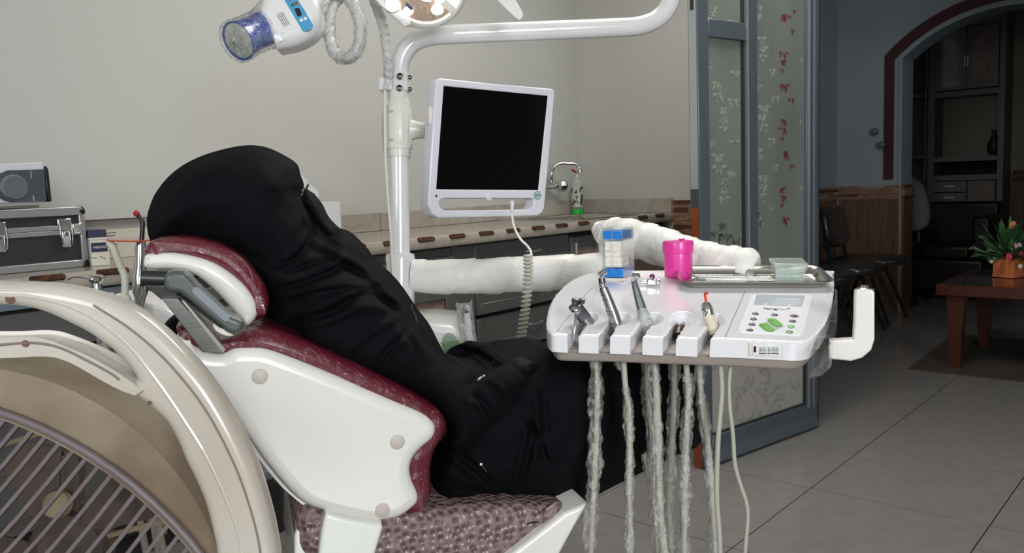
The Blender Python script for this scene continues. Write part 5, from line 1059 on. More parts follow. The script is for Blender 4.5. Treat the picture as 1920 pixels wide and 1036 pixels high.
# small chrome clamp gadget
g0 = TP.px(1222, 535, .001)
t = thing('matrix_retainer', 'small shiny chrome clip with purple knob, lying by the cotton dispenser', 'clip', tuple(g0))
mk('clip_body', *g_obox(g0+TP.W*.008, TP.U, TP.V, TP.W, .020, .012, .014), chrome, t, bevel=.003); mk('clip_arm', *g_obox(g0-TP.U*.016+TP.W*.006+TP.V*.003, nrm(TP.U+TP.V*.3), TP.V, TP.W, .018, .007, .006), chrome, t, bevel=.002)
mk('knob', *g_ball(g0+TP.W*.019+TP.V*.003, .0058, 8), mat('purple_knob', S(110, 60, 110), .2, metal=.4), t); mk('clip_wheel', *g_lathe(g0+TP.U*.012+TP.W*.008, TP.U, [(.007, 0), (.007, .004), (.004, .005)], 14), chrome, t)
mk('clip_post', *g_cyl(g0-TP.U*.004+TP.W*.014, g0+TP.W*.018, .003), chrome, t)
# ================================================================== hoses hanging from the unit
hosem = mat('pale_grey_hose', S(176, 174, 160), .4); slv = film('hose_sleeve_film', .10, 70, 1., (.78, .78, .74), .12, stretch=(1, 1, .6), hi=.45)
def hose(name, label, pts, r, D, sl=None, dd=0., grp=None):
    t = thing(name, label, 'hose', tuple(at(*pts[0], D)), grp)
    ext = [(pts[-1][0]+6, 1150), (pts[-1][0]+10, 1300), (pts[-1][0]+5, 1480)]
    P = [at(x, y, D+dd*i/len(pts)) for i, (x, y) in enumerate(pts)]; E = [at(x, y, D+dd) for x, y in ext]
    lastp = P[-1].copy(); E = []
    d_ = nrm(P[-1]-P[-2])
    for q_ in (.12, .25, .36): e_ = lastp+d_*q_*.6; e_[2] = lastp[2]-q_*(lastp[2]-.03)/.36; E.append(e_)
    tube('tube', P+E, r, hosem, t, n=12, k=6)
    if sl:
        i0, hw, off = sl
        Q = cr([at(x+off, y, D+dd*i/len(pts)) for i, (x, y) in enumerate(pts)][i0:]+E[:1], 22)
        s = np.concatenate([[0], np.cumsum(np.linalg.norm(np.diff(Q, axis=0), axis=1))]); ph = random.uniform(0, 6)
        R_ = hw*D/FPX*(.82+.13*np.sin(s*55+ph)+.10*np.sin(s*131+ph*2)+.05*np.sin(s*290)); R_ = np.maximum(R_, r*1.12)
        V, F = g_tube(Q, R_, 16, rfun=lambda s_, th: 1+.13*np.sin(3*th+s_*30+ph)+.10*np.sin(5*th-s_*70)); V = V+rng.normal(0, .0008, V.shape)
        mk('film_sleeve', V, F, slv, t, auto=180)
    return t
hose('instrument_hose', 'leftmost hose in a wide baggy film sleeve, under the left end of the tray unit', [(1116, 662), (1120, 716), (1119, 793), (1116, 869), (1112, 950), (1108, 1036)], .0052, 1.55, (0, 15.5, -2))
hose('instrument_hose', 'second hose, bare at its top and then in a crinkled film sleeve', [(1168, 655), (1170, 690), (1173, 727), (1178, 760), (1181, 831), (1180, 907), (1181, 970), (1182, 1036)], .0054, 1.53, (2, 10.5, 0))
hose('instrument_hose', 'sleeved hose slanting rightwards behind the second hose', [(1152, 658), (1166, 709), (1180, 755), (1193, 793), (1212, 869), (1227, 935), (1240, 1036)], .0048, 1.64, (0, 11, 0), .05)
hose('instrument_hose', 'sleeved hose just left of the central whitish one, partly behind it', [(1212, 662), (1214, 735), (1221, 800), (1225, 870), (1229, 950), (1232, 1036)], .0048, 1.6, (0, 11, -2))
hose('instrument_hose', 'central thick whitish hose in crinkled film, widening near the bottom', [(1225, 660), (1231, 735), (1234, 831), (1236, 900), (1239, 970), (1247, 1036)], .0066, 1.54, (0, 12.5, -2))
hose('instrument_hose', 'greyer sleeved hose behind, crossing just right of the central hose', [(1264, 662), (1263, 755), (1258, 850), (1254, 946), (1258, 1036)], .0056, 1.62, (0, 12.5, 0))
hose('instrument_hose', 'straight pale hose with a film sleeve starting under its bare top, fourth holder', [(1285, 660), (1288, 700), (1291, 730), (1288, 800), (1285, 869), (1284, 950), (1283, 1036)], .0056, 1.53, (1, 12.5, 0))
hose('instrument_hose', 'rightmost sleeved hose, brownish and leaning to the right', [(1315, 664), (1313, 716), (1319, 770), (1325, 812), (1334, 907), (1339, 980), (1342, 1036)], .0056, 1.55, (0, 11.5, -1))
hose('plain_cable', 'thick plain cream cable without sleeve, under the seam of the tray unit', [(1349, 664), (1352, 700), (1353.5, 735), (1350, 780), (1346, 831), (1344, 927), (1349, 1000), (1350, 1036)], .0046, 1.49)
hose('plain_cable', 'thinner plain grey cable at the far right, swinging out to the right', [(1372, 668), (1367, 716), (1368, 760), (1374, 812), (1378, 869), (1389, 910), (1399, 940), (1402, 973), (1397, 1036)], .0038, 1.50)
# ================================================================== the patient: solid forms swelling out of the side-on outline
def inflate(parts, step, bbox, ridges=(), nz=0., blur=2, plane=CHP, shift=0.):
    """parts: (outline in photo px, centre depth k, half thickness m, roll-off px, edge fraction). Returns one closed mesh standing in the room."""
    x = np.arange(bbox[0], bbox[2], step, dtype=float); y = np.arange(bbox[1], bbox[3], step, dtype=float)
    X, Y = np.meshgrid(x, y, indexing='ij'); SDu = np.full(X.shape, -1e9); fr = np.full(X.shape, -1e9); bk = np.full(X.shape, 1e9)
    for (P, k, h, R_, e0) in parts:
        P = cr([np.array([*p, 0.]) for p in P], 4, True)[:, :2]; s = sd_poly(X, Y, P); SDu = np.maximum(SDu, s)
        t = np.clip(s/R_, 0, 1); pr = e0+(1-e0)*np.sqrt(np.clip(1-(1-t)**2, 0, 1)); ok = s > -step*.8
        fr = np.where(ok, np.maximum(fr, k+h*pr), fr); bk = np.where(ok, np.minimum(bk, k-h*pr), bk)
    ins = SDu > -step*.75; fr = np.where(ins, fr, np.nan); bk = np.where(ins, bk, np.nan)
    def bl(A, n):
        for _ in range(n):
            S_ = np.zeros_like(A); N_ = np.zeros_like(A)
            for dx in (-1, 0, 1):
                for dy in (-1, 0, 1):
                    B = np.roll(np.roll(A, dx, 0), dy, 1); m = ~np.isnan(B); S_[m] += B[m]; N_[m] += 1
            A = np.where(ins, S_/np.maximum(N_, 1), np.nan)
        return A
    fr = bl(fr, blur); bk = bl(bk, blur*2); fade = np.clip(SDu/10, 0, 1)
    for (L, w_, a_) in ridges:
        L = cr([np.array([*p, 0.]) for p in L], 5)[:, :2]
        # amplitude fades at both ends of the fold
        d = d_line(X, Y, L); e = np.minimum(np.hypot(X-L[0][0], Y-L[0][1]), np.hypot(X-L[-1][0], Y-L[-1][1]))
        fr = fr+fade*a_*(np.exp(-(d/w_)**2)-.35*np.exp(-(d/(w_*2.2))**2))*np.clip(.3+e/40, 0, 1)
    if nz:
        for f_, a_ in ((.016, 1.), (.034, .55), (.07, .22)):
            ph = rng.uniform(0, 6.28, 6); q = np.sin(X*f_*1.1+Y*f_*.5+ph[0]+1.3*np.sin(Y*f_*.9+ph[1]))*np.sin(Y*f_*1.0-X*f_*.35+ph[2]+1.1*np.sin(X*f_*.8+ph[3])); fr = fr+fade*nz*a_*q
    gx_, gy_ = np.gradient(SDu, step, step); m = np.abs(SDu) < step*.75; g = np.hypot(gx_, gy_)+1e-9
    XX = np.where(m, X-SDu*gx_/g, X); YY = np.where(m, Y-SDu*gy_/g, Y)
    idx = -np.ones(X.shape, int); I, J = np.where(ins); idx[I, J] = np.arange(len(I)); n = len(I)
    xs, ys = XX[I, J], YY[I, J]; RY = ((xs-960)/FPX)[:, None]*CR-((ys-518)/FPX)[:, None]*CU+CF
    # photo outline is taken on the mid plane; thickness then runs straight across the chair
    def pos(k0, k):
        den = RY@plane.W; c = (plane.P+plane.W*k0-CP)@plane.W; base = CP+RY*(c/den)[:, None]; return base+plane.W*(k-k0)[:, None]
    kc = np.nanmean((fr+bk)[I, J]/2); km = (fr[I, J]+bk[I, J])/2
    kf = fr[I, J]; kb = bk[I, J]
    den = RY@plane.W
    Vf = CP+RY*((((plane.P-CP)@plane.W)+kf)/den)[:, None]; Vb = CP+RY*((((plane.P-CP)@plane.W)+kf)/den)[:, None]+plane.W*(kb-kf)[:, None]
    V = np.vstack([Vf, Vb]); F = []; be = {}
    cell = (idx[:-1, :-1] >= 0) & (idx[1:, :-1] >= 0) & (idx[1:, 1:] >= 0) & (idx[:-1, 1:] >= 0)
    for i, j in zip(*np.where(cell)):
        q = (int(idx[i, j]), int(idx[i+1, j]), int(idx[i+1, j+1]), int(idx[i, j+1])); F.append(q); F.append(tuple(n+v for v in q[::-1]))
        for a, b in ((q[0], q[1]), (q[1], q[2]), (q[2], q[3]), (q[3], q[0])):
            if (b, a) in be: del be[(b, a)]
            else: be[(a, b)] = 1
    for (a, b) in be: F.append((b, a, n+a, n+b))
    usd = np.unique([v for f in F for v in f]); rm = -np.ones(2*n, int); rm[usd] = np.arange(len(usd))
    return V[usd], [tuple(int(rm[v]) for v in f) for f in F]
cloth = mat('black_woven_cloth', S(13, 13, 18), .8, bump=(420, .25), spec=.10)
cloth2 = mat('black_glove_cloth', S(17, 14, 17), .7, spec=.15)
skin = mat('skin', S(150, 108, 92), .5)
pe = thing('person', 'person in black robe, head cloth and veil, lying back in the dental chair', 'person', tuple(CHP.px(830, 930, -.24)))
hood = [(275, 413), (283, 380), (296, 355), (321, 326), (356, 302), (402, 284), (456, 272.5), (494, 274.5), (524, 286), (556, 306), (563, 326), (570, 346), (567, 362), (578, 378), (594, 392), (606, 414), (632, 440), (672, 458), (700, 484), (690, 540), (600, 560), (500, 540), (440, 490), (360, 458), (300, 458), (281, 449)]
torso = [(440, 480), (560, 470), (640, 430), (684, 460), (703, 486), (721, 501), (740, 519), (759, 543), (781, 576), (806, 609), (828, 652), (850, 681), (890, 700), (910, 800), (880, 900), (820, 968), (800, 960), (806, 900), (812, 862), (830, 820), (836, 798), (793, 753), (668, 690), (540, 636), (495, 615), (500, 570), (470, 520)]
uarm = [(560, 540), (640, 500), (700, 545), (762, 600), (806, 655), (850, 700), (892, 748), (905, 790), (902, 828), (878, 848), (848, 848), (838, 825), (842, 800), (800, 752), (735, 718), (640, 680), (570, 640)]
farm = [(850, 790), (874, 745), (905, 712), (936, 692), (962, 684), (984, 700), (990, 724), (972, 756), (934, 798), (894, 834), (862, 842)]
harm = [(840, 700), (858, 690), (884, 687), (902, 686), (916, 677), (928, 676), (938, 684), (960, 676), (975, 690), (940, 720), (900, 735), (860, 735)]
lap = [(806, 968), (812, 900), (836, 840), (850, 760), (900, 730), (935, 688), (965, 674), (1004, 664), (1050, 661.5), (1078, 668), (1130, 672), (1200, 668), (1270, 660), (1310, 670), (1320, 720), (1317, 824), (1269, 852), (1204, 885), (1132, 921), (1101, 942), (1050, 958), (1000, 961), (964, 958), (915, 953), (880, 961), (857, 966), (826, 972)]
F_ = []
def rd(L, w_=9, a_=.011): F_.append((L, w_, a_))
rd([(318, 455), (299, 428), (300, 392), (318, 356), (352, 324)], 13, -.010); rd([(330, 452), (314, 424), (318, 390), (336, 356), (370, 330), (420, 310)], 14, .008)
rd([(352, 440), (360, 412), (375, 398)], 14, -.005); rd([(400, 455), (440, 470), (480, 500)], 12, -.006); rd([(500, 330), (540, 370), (568, 400)], 14, .006); rd([(480, 350), (470, 400), (500, 440)], 20, -.004)
rd([(566, 366), (570, 392), (580, 424), (568, 452), (545, 480), (500, 496)], 7, .010); rd([(574, 370), (578, 396), (588, 424), (577, 455), (552, 486), (508, 504)], 7, -.014)
rd([(578, 400), (600, 432), (640, 456), (690, 478), (715, 505)], 9, .008); rd([(590, 455), (640, 478), (690, 510), (740, 560), (778, 620), (800, 670)], 8, .012); rd([(585, 465), (634, 490), (682, 522), (728, 570), (764, 626), (785, 675)], 8, -.013)
rd([(510, 512), (560, 492), (606, 478)]); rd([(515, 520), (566, 501), (612, 488)], 7, -.012); rd([(505, 534), (580, 514), (640, 484), (658, 480), (690, 502)]); rd([(510, 544), (588, 524), (644, 500), (680, 512)], 7, -.014)
rd([(515, 560), (600, 536), (670, 530), (716, 528)]); rd([(520, 570), (606, 548), (672, 542), (712, 540)], 7, -.012); rd([(535, 592), (610, 572), (652, 548), (692, 540), (740, 560), (764, 580)], 10, .014); rd([(540, 604), (616, 586), (658, 562), (694, 552), (734, 572)], 8, -.014)
rd([(560, 620), (640, 590), (700, 574), (748, 590)], 10, .012); rd([(640, 668), (700, 620), (752, 592), (768, 590)], 9, .010); rd([(702, 690), (724, 660), (748, 636), (770, 612)], 6, -.012); rd([(710, 695), (733, 664), (757, 640), (776, 616)], 6, .009)
rd([(868, 744), (892, 756), (910, 784), (908, 822)], 8, .009); rd([(878, 738), (902, 752), (920, 776), (918, 806)], 7, -.009); rd([(905, 718), (930, 735), (945, 764)], 8, -.008); rd([(915, 710), (942, 728), (958, 754)], 8, .008); rd([(944, 692), (964, 708), (978, 730)], 7, -.008)
rd([(836, 850), (872, 876), (918, 918), (960, 958)], 8, .012); rd([(848, 846), (884, 870), (930, 910), (972, 952)], 7, -.012); rd([(956, 770), (986, 800), (978, 850), (962, 910), (952, 955)], 8, .012); rd([(968, 765), (998, 800), (990, 852), (974, 914)], 8, -.012)
rd([(1004, 730), (1008, 790), (1004, 850), (985, 905)], 9, .012); rd([(1016, 730), (1022, 792), (1016, 850)], 8, -.011); rd([(960, 764), (1000, 790), (1016, 812), (1036, 858), (1066, 864)], 8, .011); rd([(962, 778), (996, 802), (1008, 824), (1026, 868)], 8, -.010)
rd([(815, 905), (880, 930), (940, 946), (1000, 953), (1060, 948)], 8, .010); rd([(812, 888), (870, 914), (930, 932)], 8, -.010); rd([(1090, 690), (1116, 760), (1084, 850), (1040, 915)], 13, .010); rd([(1112, 690), (1138, 770), (1106, 860), (1066, 920)], 13, -.011)
rd([(1030, 690), (1020, 720), (990, 745)], 12, .010); rd([(1150, 690), (1164, 800), (1130, 880)], 14, .010); rd([(1212, 690), (1226, 790), (1196, 860)], 14, .011); rd([(1190, 700), (1200, 790), (1170, 860)], 12, -.010); rd([(1262, 700), (1276, 780), (1252, 840)], 12, -.010); rd([(980, 690), (1040, 680), (1100, 690)], 10, -.008)
Vg, Fg = inflate([(hood, -.235, .150, 120, .05), (torso, -.235, .195, 95, .12), (uarm, -.10, .085, 46, .1), (farm, -.10, .075, 40, .1), (harm, -.27, .10, 22, .1), (lap, -.235, .19, 110, .35)], 3., (262, 260, 1334, 986), F_, .0045, 2)
gm = mk('robe', Vg, Fg, cloth, pe, auto=0)
# body inside the robe
head_p = [(330, 400), (345, 350), (400, 315), (470, 300), (530, 315), (560, 340), (571, 350), (578, 357), (574, 365), (588, 380), (600, 400), (596, 416), (570, 440), (600, 480), (640, 520), (560, 540), (470, 480), (380, 440)]
body_t = [(520, 500), (600, 480), (680, 500), (730, 560), (780, 630), (830, 720), (860, 760), (930, 730), (1040, 690), (1150, 690), (1270, 690), (1290, 720), (1280, 800), (1200, 850), (1060, 920), (900, 930), (840, 920), (830, 860), (800, 770), (700, 710), (560, 640), (520, 580)]
Vb_, Fb_ = inflate([(head_p, -.235, .085, 80, .05), (body_t, -.235, .13, 70, .1)], 5., (300, 280, 1310, 950), (), 0, 2)
mk('body', Vb_, Fb_, skin, pe, auto=0)
sheer = mat('sheer_black_veil', S(16, 14, 17), .8, spec=.1, alpha=.86)
veil = [(571, 352), (580, 357), (590, 364), (605, 383), (618, 408), (645, 434), (683, 459), (672, 470), (630, 462), (600, 440), (575, 405), (566, 372)]
V, F = inflate([(veil, -.235, .10, 40, .05)], 3., (550, 340, 700, 480), (), 0, 1); mk('veil', V, F, sheer, pe, auto=0, label='sheer black face veil')
kk = -.235
for i in range(9):
    a = CHP.px(573+random.uniform(-1, 2), 356-i*.3, kk+.01-.005*i); b = CHP.px(576+random.uniform(0, 7), 347-i*.5+random.uniform(-2, 2), kk+.01-.005*i)
    mk('eyelash', *g_tube([a, (a+b)/2+UP*.0015, b], [.0006, .0005, .0002], 5), black, pe)
def blob(pts, r, n=12): return g_tube(cr([CHP.px(*p) for p in pts], 5), np.interp(np.linspace(0, 1, (len(pts)-1)*5+1), np.linspace(0, 1, len(r)), r), n)
# gloved hands folded in the lap: palm, four fingers and a thumb each
for (ox, oy, ok_, lab) in ((0, 0, -.10, 'black gloved near hand'), (-26, -8, -.20, 'black gloved far hand')):
    g = [blob([(958+ox, 712+oy, ok_), (972+ox, 702+oy, ok_-.01), (988+ox, 694+oy, ok_-.02)], [.026, .033, .028])]
    for f in range(4):
        kz = ok_+.022-.019*f; L = (26, 31, 29, 22)[f]
        g.append(blob([(982+ox, 694+oy, kz), (982+L*.5+ox, 686+oy+f, kz-.012), (982+L+ox, 692+oy+f, kz-.028), (982+L*.95+ox, 703+oy+f, kz-.034)], [.0115, .0105, .0095, .0075]))
    g.append(blob([(966+ox, 702+oy, ok_+.02), (972+ox, 690+oy, ok_+.018), (986+ox, 684+oy, ok_+.006)], [.013, .011, .008]))
    hd = mk('gloved_hand', *g_join(*g), cloth2, pe, auto=60, label=lab); rm_ = hd.modifiers.new('join', 'REMESH'); rm_.mode = 'VOXEL'; rm_.voxel_size = .0035; sm_ = hd.modifiers.new('soft', 'SMOOTH'); sm_.iterations = 3
def onrobe(x, y):
    d2_ = np.array([x, y]); best = None
    r_ = ray(x, y); W_ = Vg-CP; t_ = W_@r_/np.dot(r_, r_); dist = np.linalg.norm(W_-t_[:, None]*r_, axis=1); c_ = np.where(dist < .004)[0]
    i = c_[np.argmin(t_[c_])] if len(c_) else np.argmin(dist); return CP+r_*t_[i]
p_ = onrobe(902, 869); q_ = onrobe(913, 884)
mk('pin_head', *g_ball(p_-CF*.003, .0028, 8), mat('pearl', S(236, 236, 232), .15, coat=1), pe, label='small white pearl pin head'); mk('pin', *g_cyl(p_-CF*.003, q_-CF*.003, .0009, n=6), hp_m, pe)
mk('white_tag', *g_tube(cr([onrobe(897, 711)-CF*.004, onrobe(903, 706)-CF*.006, onrobe(908, 703)-CF*.004], 4), [.0022]*9, 6), cot, pe, label='small white scrap at the cuff')
for i in range(16):
    a = onrobe(771+i*.75+random.uniform(-1.5, 1.5), 571+i*2.0+random.uniform(-1, 1))-CF*.002; mk('sequin', *g_ball(a, .0013, 4), MATS['tarnished_silver'], pe)
bb = CHP.plate([(300, 628), (309, 610), (330, 597), (340, 610), (352, 634), (340, 660), (318, 655)], -.40, -.30, .012, sm=2)
mk('robe_corner', *bb, cloth, pe, auto=50, label='corner of black cloth hanging behind the chair back')
# ================================================================== box fan in the near left corner
def cfit(a, b, c):
    (x1, y1), (x2, y2), (x3, y3) = a, b, c; A = np.array([[2*(x2-x1), 2*(y2-y1)], [2*(x3-x1), 2*(y3-y1)]]); B = np.array([x2*x2-x1*x1+y2*y2-y1*y1, x3*x3-x1*x1+y3*y3-y1*y1]); c_ = np.linalg.solve(A, B); return c_, math.hypot(x1-c_[0], y1-c_[1])
FN = Pl(at(0, 800, .95), RH, UP)
fa = thing('fan', 'large dusty white fan with broad ring frame and slanted grille, at lower left', 'fan', tuple(FN.px(-20, 1040, -.04)))
fw = mat('cream_white_fan_plastic', S(200, 195, 185), .28, coat=.6, var=(3.0, S(182, 172, 160)))
fd = mat('dusty_beige_plastic', S(150, 138, 116), .65, var=(7, S(112, 94, 76)), bump=(60, .1)); fg_ = mat('dusty_grey_grille', S(112, 102, 104), .5, var=(30, S(104, 94, 94)))
fb = mat('brown_dusty_plastic', S(96, 82, 72), .7, var=(20, S(70, 58, 50))); fb2 = mat('tan_dusty_blade', S(168, 150, 122), .6, var=(10, S(120, 104, 84)))
oc2, orr = (-20., 1040.), 515.
outer = [(-60, 526), (0, 527), (60, 529), (110, 534), (165, 546), (210, 562), (255, 586), (300, 622), (345, 668), (385, 716), (420, 770), (450, 828), (475, 885), (495, 950), (507, 1000), (514, 1045), (516, 1100), (505, 1180), (470, 1290), (400, 1400), (300, 1490), (150, 1550), (-20, 1560), (-200, 1540), (-360, 1450), (-470, 1310), (-530, 1140), (-540, 1000), (-500, 830), (-400, 680), (-260, 575), (-150, 540)]
inn_r = [(400, 1040), (394, 1006), (380, 950), (362, 906), (343, 868), (326, 828), (306, 794), (278, 768), (246, 743), (208, 717), (174, 697), (139, 680), (93, 662), (58, 654), (0, 656), (-100, 660), (-240, 700), (-360, 800), (-430, 930), (-440, 1060), (-400, 1230), (-300, 1370), (-150, 1450), (0, 1470), (150, 1450), (290, 1370), (370, 1250), (402, 1130)]
gap = [(251, 713), (232, 686), (203, 657), (162, 628), (130, 611), (87, 591), (43, 578), (0, 574), (-60, 574), (-150, 590), (-230, 625), (-240, 650), (-150, 646), (-60, 644), (0, 648), (58, 645), (101, 646), (139, 658), (174, 677), (203, 694), (238, 712)]
def sm_(L, k=3): return [tuple(q) for q in cr([np.array([*p, 0.]) for p in L], k, True)[:, :2]]
fr_ = mk('ring_frame', *FN.plate([(x, y+4) for x, y in sm_(outer)], -.042, 0, .014, holes=(sm_(inn_r)[::-1], sm_(gap, 2)), seg=5), fw, fa, auto=60)
def gl(pts, r, m, k=.0005, nm='groove'): return mk(nm, *g_tube(cr([FN.px(*p, k) for p in pts], 6), r, 8), m, fr_)
gl([(175, 572), (235, 610), (290, 655), (340, 708), (385, 768), (425, 840), (455, 910), (478, 985), (488, 1036), (490, 1080)], .0012, mat('dusty_groove', S(128, 116, 104), .7))
gl([(-60, 556), (0, 553), (60, 556), (130, 573), (190, 604), (245, 650), (290, 706), (335, 770), (385, 850), (425, 935), (448, 1000), (456, 1050)], .003, fw, -.0015, 'raised_bead')
gl([(0, 646), (60, 642), (110, 650), (160, 673), (205, 697), (225, 711)], .002, MATS['dusty_groove'], -.001)
for (x, y, a) in ((19, 561, 8.5), (48, 644, 6.5), (280, 755, 4)): mk('screw_hole', *g_lathe(FN.px(x, y, .0002), FN.W, [(a*.95/FPX*1.05, 0), (a*.95/FPX, .0008), (a*.4/FPX, .0003)], 16), mat('rust_brown', S(104, 76, 64), .7) if 'rust_brown' not in MATS else MATS['rust_brown'], fr_)
# drum and rim
dc, drr = cfit((0, 701), (235, 802), (402, 1036)); rc, rrr = cfit((0, 772), (219, 885), (373, 1034))
def circ(c, r, n=72): return [(c[0]+r*math.cos(t), c[1]+r*math.sin(t)) for t in np.linspace(0, 2*math.pi, n, endpoint=False)]
DKO = -.09
mk('drum_band', *FN.plate(circ(dc, drr), DKO-.12, DKO+.03, .006, holes=(circ(rc, rrr*.995)[::-1],)), fd, fa, auto=50)
mk('drum_rim', *g_tube([FN.px(dc[0]+(drr-2)*math.cos(t), dc[1]+(drr-2)*math.sin(t), DKO+.026) for t in np.linspace(0, 2*math.pi, 100)[:-1]], .003, 8, closed=True), fb, fa)
mk('guard_rim', *g_tube([FN.px(rc[0]+rrr*math.cos(t), rc[1]+rrr*math.sin(t), DKO+.036) for t in np.linspace(0, 2*math.pi, 100)[:-1]], .0052, 10, closed=True), fg_, fa)
# slanted louvre slats, each a part
DK = DKO+.022
ang = math.radians(137)
starts = [(-64, 772), (-38, 770), (-12, 773), (14, 778), (40, 787), (66, 798), (90, 811), (114, 826), (140, 840), (163, 856), (186, 871), (210, 888), (233, 905), (254, 924), (276, 943), (297, 962), (317, 981), (337, 1001), (355, 1022), (372, 1045), (388, 1070), (400, 1098)]
def slat(nm, p, dirv, L, bow, wpx, dep, k_, m_):
    pts = [np.array(p)+dirv*L*t+np.array([-dirv[1], dirv[0]])*math.sin(t*math.pi)*bow for t in np.linspace(0, 1, 7)]
    W1 = wpx*.97/FPX; P = [FN.px(*q, k_) for q in pts]; V = []; F = []
    for i, q in enumerate(P):
        d_ = nrm(P[min(i+1, 6)]-P[max(i-1, 0)]); s_ = nrm(np.cross(FN.W, d_))*W1
        V += [q-s_, q+s_, q+s_*.7-FN.W*dep, q-s_*.7-FN.W*dep]
    for i in range(6):
        for j in range(4): F.append((4*i+j, 4*i+(j+1) % 4, 4*i+4+(j+1) % 4, 4*i+4+j))
    F += [(3, 2, 1, 0), (24, 25, 26, 27)]
    return mk(nm, V, F, m_, fa, bevel=.001, seg=2)
for k, p in enumerate(starts):
    dirv = nrm(np.array([-.715+.004*k, .70])); slat('slat', p, dirv, min(2*abs(np.dot(np.array(p)-rc, dirv)), 520), -16, 4.4, .012, DK, fg_)
for k in range(16):
    th = math.radians(-128+7*k); p = (rc[0]+(rrr-4)*math.cos(th), rc[1]+(rrr-4)*math.sin(th)); dirv = nrm(np.array([-.93, .36 if k % 2 else .30])); L = min(2*abs(np.dot(np.array(p)-rc, dirv)), 420)
    if L > 30: slat('rear_slat', p, dirv, L, 10, 5.5, .010, DKO-.085, fb if k % 3 else fb2)
# blades, motor, rear struts
hubc = (110., 1000.)
mk('motor', *g_lathe(FN.px(150, 1010, DKO-.11), FN.W, [(.04, 0), (.055, .01), (.05, .04), (.03, .055)], 28), fb, fa)
mk('motor_cap', *g_lathe(FN.px(112, 945, DKO-.06), nrm(FN.W+UP*.4), [(.018, 0), (.017, .012), (.008, .016)], 20), fb2, fa)
mk('cross_strut', *FN.plate([(118, 840), (147, 850), (147, 960), (120, 955)], DKO-.10, DKO-.08, .002), fb, fa)
for k in range(5):
    t0 = 2*math.pi*k/5+.5; P = []
    for (r_, a_) in ((40, -.25), (110, -.32), (190, -.2), (215, .1), (190, .42), (110, .35), (40, .28)): P.append(FN.px(120+r_*math.cos(t0+a_), 1030+r_*math.sin(t0+a_), DKO-.07-.012*a_))
    mk('blade', *g_prism(P, -FN.W*.003), fb, fa, smooth=False)
mk('stand_column', *g_obox(np.array([*FN.px(-20, 1040, -.04)[:2], .2]), RH, FH, UP, .10, .07, .36), fw, fa, bevel=.01)
mk('stand_base', *g_lathe([*FN.px(-20, 1040, -.04)[:2], 0], UP, [(.2, 0), (.2, .02), (.15, .035), (.06, .05)], 36), fw, fa)
# ================================================================== things on the left end of the worktop
CX = Pl((.6, 2.66, ZC), (1, 0, 0), UP)      # front face plane of the case
cs = thing('tool_case', 'black aluminium-edged tool case with two chrome latches, on the left of the worktop', 'case', (.75, 2.8, ZC))
q0, q1 = CX.px(160, 497), CX.px(160, 400); xr = q0[0]; 
zt = CX.px(150, 392)[2]; yf, yb = 2.66, 2.93; xl = xr-.46
blkp = mat('black_case_panel', S(30, 31, 36), .55, bump=(150, .2)); alc = mat('brushed_case_aluminium', S(170, 172, 174), .35, metal=.75, bump=(150, .1))
zs = CX.px(100, 432)[2]
mk('body', *g_box((xl, yf, ZC+.001), (xr, yb, zs-.001)), blkp, cs, smooth=False); mk('lid', *g_box((xl, yf, zs+.001), (xr, yb, zt)), blkp, cs, smooth=False)
def rail(a, b, w_=.012): 
    a, b = np.array(a), np.array(b); d_ = nrm(b-a); u_, v_ = (UP if abs(d_[2]) < .9 else np.array([1., 0, 0])), None; u_ = nrm(u_-d_*np.dot(u_, d_)); v_ = np.cross(d_, u_)
    mk('edge_rail', *g_obox((a+b)/2, u_, v_, d_, w_, w_*.9, np.linalg.norm(b-a)), alc, cs, bevel=.003)
for z_, w_ in ((zt-.004, .026), (ZC+.012, .022)): rail((xl, yf, z_), (xr, yf, z_), w_)
rail((xr, yf, ZC+.02), (xr, yf, zt-.015), .018); rail((xr, yf, zt-.004), (xr, yb, zt-.004), .024); rail((xr, yf, ZC+.012), (xr, yb, ZC+.012), .02)
mk('seam_rail', *g_box((xl, yf-.006, zs-.014), (xr, yf, zs-.0006)), alc, cs, bevel=.001); mk('seam_rail', *g_box((xl, yf-.006, zs+.0006), (xr, yf, zs+.014)), alc, cs, bevel=.001)
for z_ in (zt, ZC+.014): mk('corner_cap', *g_ball((xr-.002, yf+.004, z_-.006), .017, 8), black, cs)
for px_ in (120, -4):
    x_ = CX.px(px_, 435)[0]; lt_ = mk('latch', *g_join(g_box((x_-.020, yf-.012, zs-.002), (x_+.020, yf-.006, zs+.034))), chrome, cs, bevel=.004)
    mk('latch_plate', *g_box((x_-.013, yf-.016, zs-.052), (x_+.013, yf-.006, zs-.003)), chrome, lt_, bevel=.004)
    for s_ in (-1, 1): mk('latch_wire', *g_tube([(x_+s_*.016, yf-.016, zs+.02), (x_+s_*.017, yf-.02, zs-.01), (x_+s_*.014, yf-.016, zs-.045)], .0022, 6), chrome, lt_)
    mk('lock', *g_box((x_-.008, yf-.020, zs-.020), (x_+.008, yf-.016, zs-.003)), alc, lt_, bevel=.002); mk('keyhole', *g_cyl((x_, yf-.0205, zs-.012), (x_, yf-.0195, zs-.012), .003, n=10), alud, lt_)
mk('hinge_clip', *g_box((xr-.03, yf-.010, zs-.016), (xr-.002, yf-.006, zs+.018)), chrome, cs, bevel=.003)
for s_ in (-1, 1): mk('rivet', *g_ball((xr-.012, yf-.012, zs+s_*.011), .004, 5), steel, cs)
